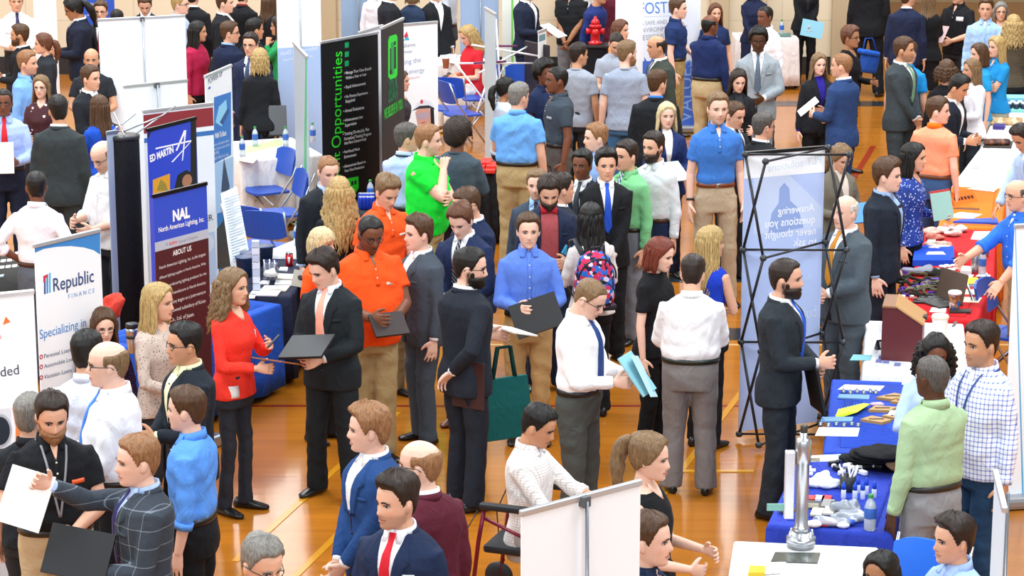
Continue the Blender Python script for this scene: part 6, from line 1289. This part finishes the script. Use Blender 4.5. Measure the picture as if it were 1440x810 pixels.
# --- centre crowd
P(755, 237, 1.69, -10, 'young man in blue-grey suit behind the red bow tie', c='3a4656', hc='light', sk='p', shirt='9cc4ec', tie='2a3040', beard='light_st')
P(773, 249, 1.78, 5, 'bearded man with red bow tie, rose shirt and navy jacket', c='1e2840', hc='dark', sk='l', beard='dark_f', nod=22, shirt='a04a4c', tie='bowb01424', open_=True, R='hold', L='hold', hair='mop')
P(790, 242, 1.71, 130, 'brown-haired man with white collar behind the bow tie', c='2a2e38', hc='dark', sk='l', yaw=-20)
P(819, 209, 1.73, -25, 'young man in dark suit with flat-top hair looking aside', c='1f2838', hair='short', hc='black', sk='b', tie='3a4048')
P(853, 208, 1.80, 5, 'young man in black suit with royal blue tie facing the hall', c='17191d', hc='black', sk='l', tie='2450c0', hair='mop', R='clasp', L='clasp')
P(881, 196, 1.77, -50, 'man in mint green shirt with striped tie', top='shirt', c='7cc488', hc='dark', sk='l', tie='2a4a6a/e8ecf0', bc='7c8088', R='down', L='down')
P(919, 184, 1.78, -40, 'bearded man in pale grey shirt and navy trousers', top='shirt', c='d6d8dc', hc='dark', sk='l', beard='dark_f', bc='1f2a4a', belt='4a2a1c', R='down', L='down')
b = P(743, 298, 1.76, 5, 'young man in periwinkle shirt carrying a black portfolio', top='shirt', c='5c7fd6', hc='brown', sk='p', bc='b08c5c', R='hold', L='belly', tuck=True, shirt='5c7fd6')
held(b, -1, 'portfolio', .36, .26, '121215', 'black portfolio held by the young man in periwinkle shirt', 'portfolio', (-30, -18, 0), (.10, -.03, -.03), .02)
b = P(831, 284, 1.68, -165, 'woman with long black hair, cream blouse and backpack', top='blouse', c='e6ded6', sex='f', hair='wavy+L0.44', hc='black', bc='16171a', R='hold', L='hold', yaw=-10)
held(b, -1, 'tablet_folder', .26, .34, 'a8b4b8', 'grey folder held by the woman with the backpack', 'folder', (-25, -25, 0), (.02, -.08, .08), .02)
held(b, -1, 'mobile_phone', .075, .15, '3ab0e0', 'turquoise phone held up by the woman with the backpack', 'phone', (-30, 60, 0), (.12, -.10, .16), .01)
# backpack
bp = empty('backpack', b.world((.03, .20, 1.13)), b.a, 'pink and blue patterned backpack worn over a cream blouse', 'backpack'); cm = cloth('1f2338', 'camo', 'd0345c')
q = MB(); q.loft([np.array([(sx*w, y, z) for sx, y in [(cos(t), .10*sin(t)*d_) for t in np.linspace(0, 2*pi, 28)[:-1]]]) for z, w, d_ in ((-.22, .10, .5), (-.215, .15, .95), (-.1, .165, 1.25), (.06, .155, 1.15), (.17, .12, .85), (.22, .06, .4))]); q.build('main_pouch', cm, bp)
q = MB(); q.loft([np.array([(sx*w, .085+y, z) for sx, y in [(cos(t), .06*sin(t)*d_) for t in np.linspace(0, 2*pi, 28)[:-1]]]) for z, w, d_ in ((-.20, .09, .5), (-.19, .125, 1.0), (-.06, .13, 1.1), (.0, .10, .7), (.02, .05, .3))]); q.build('front_pocket', cm, bp)
zt = plain('16161c', .5)
MB().tube([(-.15*cos(t), .07+.06*sin(t), .02+.17*sin(t)) for t in np.linspace(0, pi, 15)], .007, 6).build('zip_piping', zt, bp); MB().tube([(-.13*cos(t), .135, -.12+.14*sin(t)) for t in np.linspace(0, pi, 13)], .006, 6).build('zip_piping', zt, bp)
MB().box((0, .02, -.20), (.30, .20, .05), bev=.02).build('base_panel', plain('1a1a20', .7), bp, smooth=False); MB().tube([(-.03, .0, .21), (-.03, .02, .26), (.03, .02, .26), (.03, 0, .21)], .008, 6).build('grab_handle', zt, bp)
for s in (-1, 1): MB().tube([(s*.08, -.05, .19), (s*.11, -.17, .29), (s*.115, -.30, .25), (s*.12, -.345, .08), (s*.15, -.22, -.1), (s*.13, -.06, -.17)], [(.005, .022)]*6, 8).build('shoulder_strap', zt, bp)
P(934, 334, 1.68, 60, 'red-haired woman in black outfit with tan shoulder strap', top='tee', c='131316', sex='f', hair='bob+L0.17', hc='red', sk='p', bc='111114', R='down', L='hold', nod=12)
bg = empty('handbag', at(938, 505, .75), 0.3, 'tan leather handbag strap and bag at the side of the red-haired woman', 'bag'); MB().box((0, 0, .0), (.06, .24, .22), bev=.03).build('bag_body', plain('a8763c', .5), bg, smooth=False); MB().tube([(0, -.1, .1), (-.02, -.04, .5), (.02, .06, .66), (.0, .1, .1)], .010, 8).build('strap', plain('b8854a', .5), bg)
P(1000, 317, 1.68, 150, 'blonde woman in bright blue lace top seen from behind', top='sleeveless', c='1c3fc0', sex='f', hair='long+L0.46', hc='blond', sk='l', yaw=-40, L='belly', R='hold', bc='14151a', bot='slim')
P(975, 357, 1.70, 178, 'broad man in white shirt and grey trousers seen from behind', top='shirt', c='f6f6fa', hc='dark', sk='l', R='belly', L='belly', bc='7c7674', fat=.6, belt='1a2018', yaw=-8, nod=10, extra='rolled', stance=.13)
b = P(843, 394, 1.80, 65, 'man in white shirt and dark tie reading light blue papers', top='shirt', c='f6f6fa', hair='buzz', hc='light', sk='p', tie='24407c', glasses='2a2a2e', nod=28, R='hold', L='hold', bc='4a4c48', fat=.2, belt='141416')
held(b, -1, 'booklet', .22, .30, '8cc4d0', 'light blue booklet held open by the man in white shirt', 'booklet', (-38, 0, 0), (.06, -.05, .05), .012); held(b, 1, 'booklet', .22, .30, 'b8dce4', 'pale blue leaflet behind the open booklet', 'leaflet', (-30, 15, 10), (-.06, -.09, .03), .006)
# --- middle left crowd
P(463, 218, 1.80, 25, 'man in black suit with close-cropped ginger hair by the banner', c='20242a', hair='buzz', hc='ginger', sk='p', shirt='b4c8ec', nod=12, tie='2a2e38')
P(477, 248, 1.70, -170, 'woman with very long curly blond hair and black jacket from behind', top='blazer', c='1a1b1e', sex='f', hair='curly+L0.50', hc='blond', bc='18181c', shirt='')
P(453, 319, 1.64, 60, 'platinum blonde woman with fringe in orange polo', top='polo', c='ff5a1c', sex='f', hair='bangs+L0.15', hc='pale', sk='l', bc='26262a')
b = P(549, 248, 1.82, 35, 'younger man in orange polo checking a phone', top='polo', c='ff5a1f', hc='light', hair='quiff', sk='l', nod=22, shirt='f4f4f4', R='down', L='hold', bc='8a7a58', badge=[(.10, 1.31, .07, .018, 'f8d8c8')])
held(b, 1, 'mobile_phone', .08, .16, '17181c', 'black phone in the hand of the younger man in orange', 'phone', FL, (-.02, -.03, .03), .01)
b = P(524, 303, 1.86, 25, 'heavy man in orange polo and khakis looking at a tablet', top='polo', c='ff5417', hair='buzz', hc='black', sk='b', glasses='2a2320', nod=18, fat=.95, R='hold', L='belly', bc='a48c62', beard='black_st', badge=[(.11, 1.31, .09, .02, 'f8d0bc')])
held(b, 1, 'tablet_case', .26, .20, '2a1a16', 'dark tablet in leather case held by the heavy man in orange', 'tablet', (-50, 0, 0), (-.02, -.06, .05), .02)
P(572, 172, 1.76, 150, 'grey-haired man in pale blue shirt with dark lanyard from behind', top='shirt', c='b4c8f0', hc='salt', sk='l', yaw=-45, lanyard='22283a', bc='1e2436', L='belly', R='belly', tuck=True)
P(602, 174, 1.84, 70, 'stout man in lime green polo with hand at his chin', top='polo', c='18e03a', hc='ginger', hair='short', sk='p', fat=.8, R='chin', L='cross', bc='b4a070', yaw=15, belt='6a3a20', beard='ginger_st')
P(644, 169, 1.72, 160, 'person with short curly dark hair in slate sweater from behind', top='sweater', c='45525c', hair='afro', hc='dark', sk='b', R='belly', L='belly', bc='2a1f2a', fat=.4)
P(588, 302, 1.74, -60, 'young man in slate grey suit with brown hair in profile', c='454e58', hc='brown', hair='mop', sk='p', R='hold', L='down')
P(649, 263, 1.80, -60, 'man in navy suit with glasses and slicked hair behind his friend', c='1b2848', hair='slick', hc='brown', sk='l', glasses='2a2a2e', nod=18, R='hold', L='hold')
P(643, 288, 1.78, -25, 'young man with wavy ginger hair in navy suit and dark striped tie', c='1d2a4c', hair='mop', hc='auburn', sk='p', tie='22262e/8a8e98', nod=25, R='belly', L='belly', shoe='6a3a22')
b = P(664, 346, 1.84, 128, 'black-bearded man in glasses and dark suit, hand on hip', c='20252f', hc='black', hair='slick', beard='black_f', sk='p', glasses='1a1a1c', yaw=-45, R='back', L='hold', nod=5, stance=.12)
held(b, 1, 'paper_sheet', .30, .22, 'f4f4ee', 'white papers and black binder held by the bearded man', 'paper', (-75, 0, 0), (0, -.10, .02), .012)
bg = empty('tote_bag', b.world((b.hand[1][0]+.02, b.hand[1][1]-.04, .64)), b.a+radians(80), 'dark teal fabric tote hanging from the bearded man', 'bag')
MB().loft([np.array([(-w, -d_, z), (w, -d_, z), (w, d_, z), (-w, d_, z)]) for z, w, d_ in ((-.24, .15, .04), (-.23, .17, .06), (.0, .19, .05), (.20, .18, .015))]).build('bag_body', cloth('0f5a58'), bg, smooth=False)
for y in (-.012, .012): MB().tube([(-.09, y, .19), (-.05, y, .42), (.05, y, .42), (.09, y, .19)], [(.003, .014)]*4, 6).build('handle', cloth('0c4644'), bg)
held(b, -1, 'portfolio', .26, .33, '3a1c1e', 'dark maroon folder at the back of the bearded man', 'folder', (0, 0, 20), (-.12, -.1, -.03), .015)
b = P(447, 352, 1.80, -25, 'young man in black suit with peach tie holding a portfolio', c='1d2226', hair='mop', hc='dark', sk='p', tie='f4a890', nod=20, R='hold', L='belly', stance=.15, shirt='e8ecf4', yaw=-20, vdeep=1.08)
held(b, -1, 'portfolio', .34, .25, '15161a', 'black portfolio held by the young man in peach tie', 'portfolio', (-66, -8, 0), (.10, -.03, .055), .02)
b = P(328, 376, 1.72, 62, 'woman with curly light brown hair in red blouse talking', top='blouse', c='f23a2c', sex='f', hair='curly+L0.34', hc='light', sk='l', R='hold', L='chest', bc='2b2f38', bot='slim', near=True, shoe='141414', badge=[(.13, 1.30, .045, .05, 'e8f0f8'), (-.13, .93, .055, .085, 'ecebea')])
held(b, -1, 'clipboard', .24, .32, '9a5a30', 'brown clipboard held by the woman in red blouse', 'clipboard', (-72, 0, 90), (.10, -.02, .03), .01); held(b, 1, 'pen', .012, .15, '3a3a44', 'slim pen in the hand of the woman in red blouse', 'pen', (0, 70, 0), (0, -.02, .02), .012)
P(222, 397, 1.72, 60, 'woman with long ombre hair in grey and cream patterned blouse', top='blouse', c='c8b4a8', pat='floral', c2='5c5450', sex='f', hair='long+L0.52', hc='blond', sk='l', R='belly', L='belly', bc='2a2a30', yaw=10)
P(146, 433, 1.58, 20, 'woman in glasses and dark floral blouse in front of the finance banner', top='blouse', c='2a2244', pat='floral', c2='9a2a44', sex='f', hair='bob+L0.24', hc='brown', sk='p', glasses='2a1a1c', bc='22242a', nod=10)
P(121, 463, 1.78, 172, 'black-haired man in pale blue-white shirt seen from behind', top='shirt', c='dbe4f6', hc='black', sk='l', bc='2a2c34', yaw=-15)
P(150, 476, 1.88, -80, 'balding man in glasses, white shirt and bright blue tie', top='shirt', c='f2f3fa', hair='bald', hc='light', sk='p', tie='4a86e0', glasses='1c1c20', fat=.6, R='hold', L='hold', bc='26282e')
P(258, 452, 1.76, -62, 'young man in dark suit, glasses and pale yellow collar', c='1c222b', hc='black', hair='short', sk='m', glasses='1a1a1c', shirt='f0f0c0', R='belly', L='hold')
b = P(261, 542, 1.74, -100, 'young man in cornflower blue shirt and black trousers', top='shirt', c='5d9aee', hc='brown', sk='p', bc='15161a', L='down', R='down', belt='101012', extra='rolled', tuck=True)
held(b, -1, 'folder', .24, .32, '8cb8c4', 'light teal folder carried by the young man in cornflower blue', 'folder', (0, 0, 80), (.02, -.02, .03), .01)
b = P(73, 552, 1.82, 20, 'ginger-bearded man in black polo gesturing with open palm', top='polo', c='15161a', hc='dark', beard='ginger_f', sk='l', fat=.4, R=((.26, -.30, 1.22),), L='belly', lanyard='8a8a90', bc='c4b08c', tuck=True, belt='1c1a18', nod=15, badge=[(.11, 1.30, .07, .022, 'f0622a')])
held(b, 1, 'name_tag', .05, .08, 'e8e8ea', 'plastic name tag hanging from the belt of the bearded man', 'name tag', (0, 0, 0), (.0, .0, -.14), .006)
P(41, 552, 1.68, 165, 'grey-haired man in dark polo seen from behind', top='polo', c='1c2026', hc='grey', sk='l', bc='2a2c30')
b = P(192, 610, 1.80, -72, 'man in charcoal windowpane suit holding up a sheet', c='3a414a', pat='window', c2='aab4c0', hair='short', hc='ginger', sk='p', tie='3a3468', shirt='b4ccf2', R=((.02, -.46, 1.56),), L='hold', bc='353c45', yaw=5)
held(b, -1, 'paper_sheet', .23, .30, 'fafafa', 'single white sheet held up by the man in windowpane suit', 'paper', (-12, 18, 72), (-.03, -.06, -.10), .003)
held(b, 1, 'portfolio', .34, .26, '101013', 'open black portfolio against the windowpane suit', 'portfolio', (-30, 8, 62), (.0, -.0, .10), .02)
# --- front
P(518, 567, 1.78, -60, 'ginger-blond man in royal blue suit with hands at front', c='24477e', hc='ginger', hair='mop', sk='p', R='clasp', L='clasp', yaw=-25, vdeep=1.22)
P(590, 615, 1.80, -140, 'balding man in maroon suit and glasses seen from behind', c='5c2030', hair='bald', hc='ginger', sk='p', glasses='1e1a1c', yaw=35)
b = P(557, 664, 1.82, -28, 'dark-haired man in navy suit, red tie and pocket square', c='1d2a48', hc='dark', hair='quiff', sk='l', tie='d01c2c', shirt='f0f0f6', R='hold', L='down', yaw=-20, badge=[(.11, 1.325, .07, .03, 'f4f4f4')], beard='dark_st')
p = b.world((b.hand[-1][0], b.hand[-1][1]-.05, b.hand[-1][2])); t = empty('phone_case', p, b.a, 'red cup held by the man in navy suit', 'cup'); MB().lathe((0, 0, -.05), [(.03, 0), (.04, .11), (.037, .11)], 18).build('cup_wall', plain('d8242a', .4), t)
P(374, 754, 1.80, 40, 'grey-haired man in glasses at the bottom edge of the picture', top='shirt', c='5a6470', hc='grey', sk='l', glasses='3a3430', nod=15, bc='2a2c34')
b3 = P(768, 570, 1.76, 70, 'man with black hair in fine checked shirt sitting in the burgundy chair', top='shirt', c='f4f0ec', pat='check', c2='a89a96', hc='black', sk='m', sit=True, R='table', L='reach', bc='b4b0ac', nod=20, extra='rolled', tuck=False)
P(916, 607, 1.74, 70, 'woman with wavy blond-brown ponytail in black sleeveless top', top='sleeveless', c='121317', sex='f', hair='pony+hi+L0.32', hc='light', sk='p', R='belly', L='hold', bc='121317', lean=-5, nod=8)
P(913, 718, 1.76, 72, 'young man with cropped brown hair in dark striped polo', top='polo', c='1f2c48', hc='brown', hair='short', sk='p', bc='2a2c34')
b = P(1106, 362, 1.80, 72, 'bearded man in charcoal suit and blue tie standing before the lattice', c='272d33', hair='slick', hc='dark', sk='l', beard='dark_f', tie='2458c8', R='hold', L='belly', stance=.12)
held(b, 1, 'portfolio', .26, .33, '0f1013', 'black portfolio held low by the bearded man in charcoal', 'portfolio', (-12, 0, 32), (-.06, .04, -.10), .02)
P(1318, 470, 1.66, 0, 'woman with black curly bob in pale blue shirt behind the royal blue table', top='shirt', c='bcd2f4', sex='f', hair='curly+L0.20', hc='black', sk='b', R='chest', L='belly', nod=12, bc='2a2c34', tuck=False)
P(1312, 497, 1.78, -150, 'man with cropped grey-black hair in sage green shirt from behind', top='shirt', c='a6c096', hair='buzz', hc='salt', sk='d', L='down', R='table', bc='8e8c8c', fat=.3, yaw=10, tuck=True, belt='2a2622')
P(1381, 450, 1.84, -60, 'man in blue and white plaid shirt with navy lanyard', top='shirt', c='eef2fc', pat='check', c2='5a6cc8', hc='dark', sk='m', beard='grey_st', lanyard='24408a', fat=.4, R='belly', L='down', bc='24405e', tuck=False)
b = P(1342, 722, 1.76, -68, 'dark-haired seated man in pale blue shirt at the bottom corner', top='shirt', c='a6c2f2', hc='dark', hair='mop', sk='l', sit=True, bc='2a2c34', R='table', L='table', shirt='a6c2f2')
b2 = P(1240, 774, 1.64, -40, 'black-haired woman at the bottom edge beside the pipe table', top='blouse', c='2a2438', sex='f', hair='bob+L0.12', hc='black', sk='t', sit=True, bc='22242a')
chair(0, 0, -68, 'blue chair under the seated man in pale blue', loc=b.loc+Vector((0, 0, .45)))
chair(0, 0, -40, 'blue chair under the black-haired woman at the bottom edge', loc=b2.loc+Vector((0, 0, .45)))
wc = bpy.data.objects['wheelchair']; wc.location = b3.loc; wc.rotation_euler = (0, 0, radians(70))
# ------------------------------------------------------------------ light
def area(name, loc, rot, sx, sy, e, c=(1, 1, 1)):
    l = bpy.data.lights.new(name, 'AREA'); l.shape = 'RECTANGLE'; l.size = sx; l.size_y = sy; l.energy = e; l.color = c
    o = bpy.data.objects.new(name, l); COL.objects.link(o); o.location = loc; o.rotation_euler = rot; return o
for i, (x, y) in enumerate(((-6, 12), (6, 12), (-6, 22), (6, 22), (-6, 31), (6, 31))): area('hall_lamp', (x, y, 10.5), (0, 0, 0), 5, 5, 900, (.92, .965, 1))
area('camera_side_fill', (0, -4, 9.5), (radians(62), 0, 0), 26, 5, 2300, (.87, .945, 1))  # unseen fill light added behind the camera to brighten surfaces facing it
area('side_window', (-21, 20, 8), (0, radians(-68), 0), 5, 26, 1300, (.87, .945, 1))
w = bpy.data.worlds.new('hall_air'); scene.world = w; w.use_nodes = True; bg = w.node_tree.nodes['Background']
bg.inputs[0].default_value = (.86, .93, 1, 1); bg.inputs[1].default_value = .30
scene.view_settings.view_transform = 'Standard'; scene.view_settings.look = 'None'; scene.view_settings.exposure = 0.25; scene.view_settings.gamma = 1; scene.view_settings.use_curve_mapping = False
scene.cycles.use_denoising = True; scene.cycles.max_bounces = 6; scene.cycles.diffuse_bounces = 3; scene.cycles.glossy_bounces = 3; scene.cycles.transparent_max_bounces = 8; scene.cycles.transmission_bounces = 4
for _s in [TMP]: bpy.data.scenes.remove(_s)
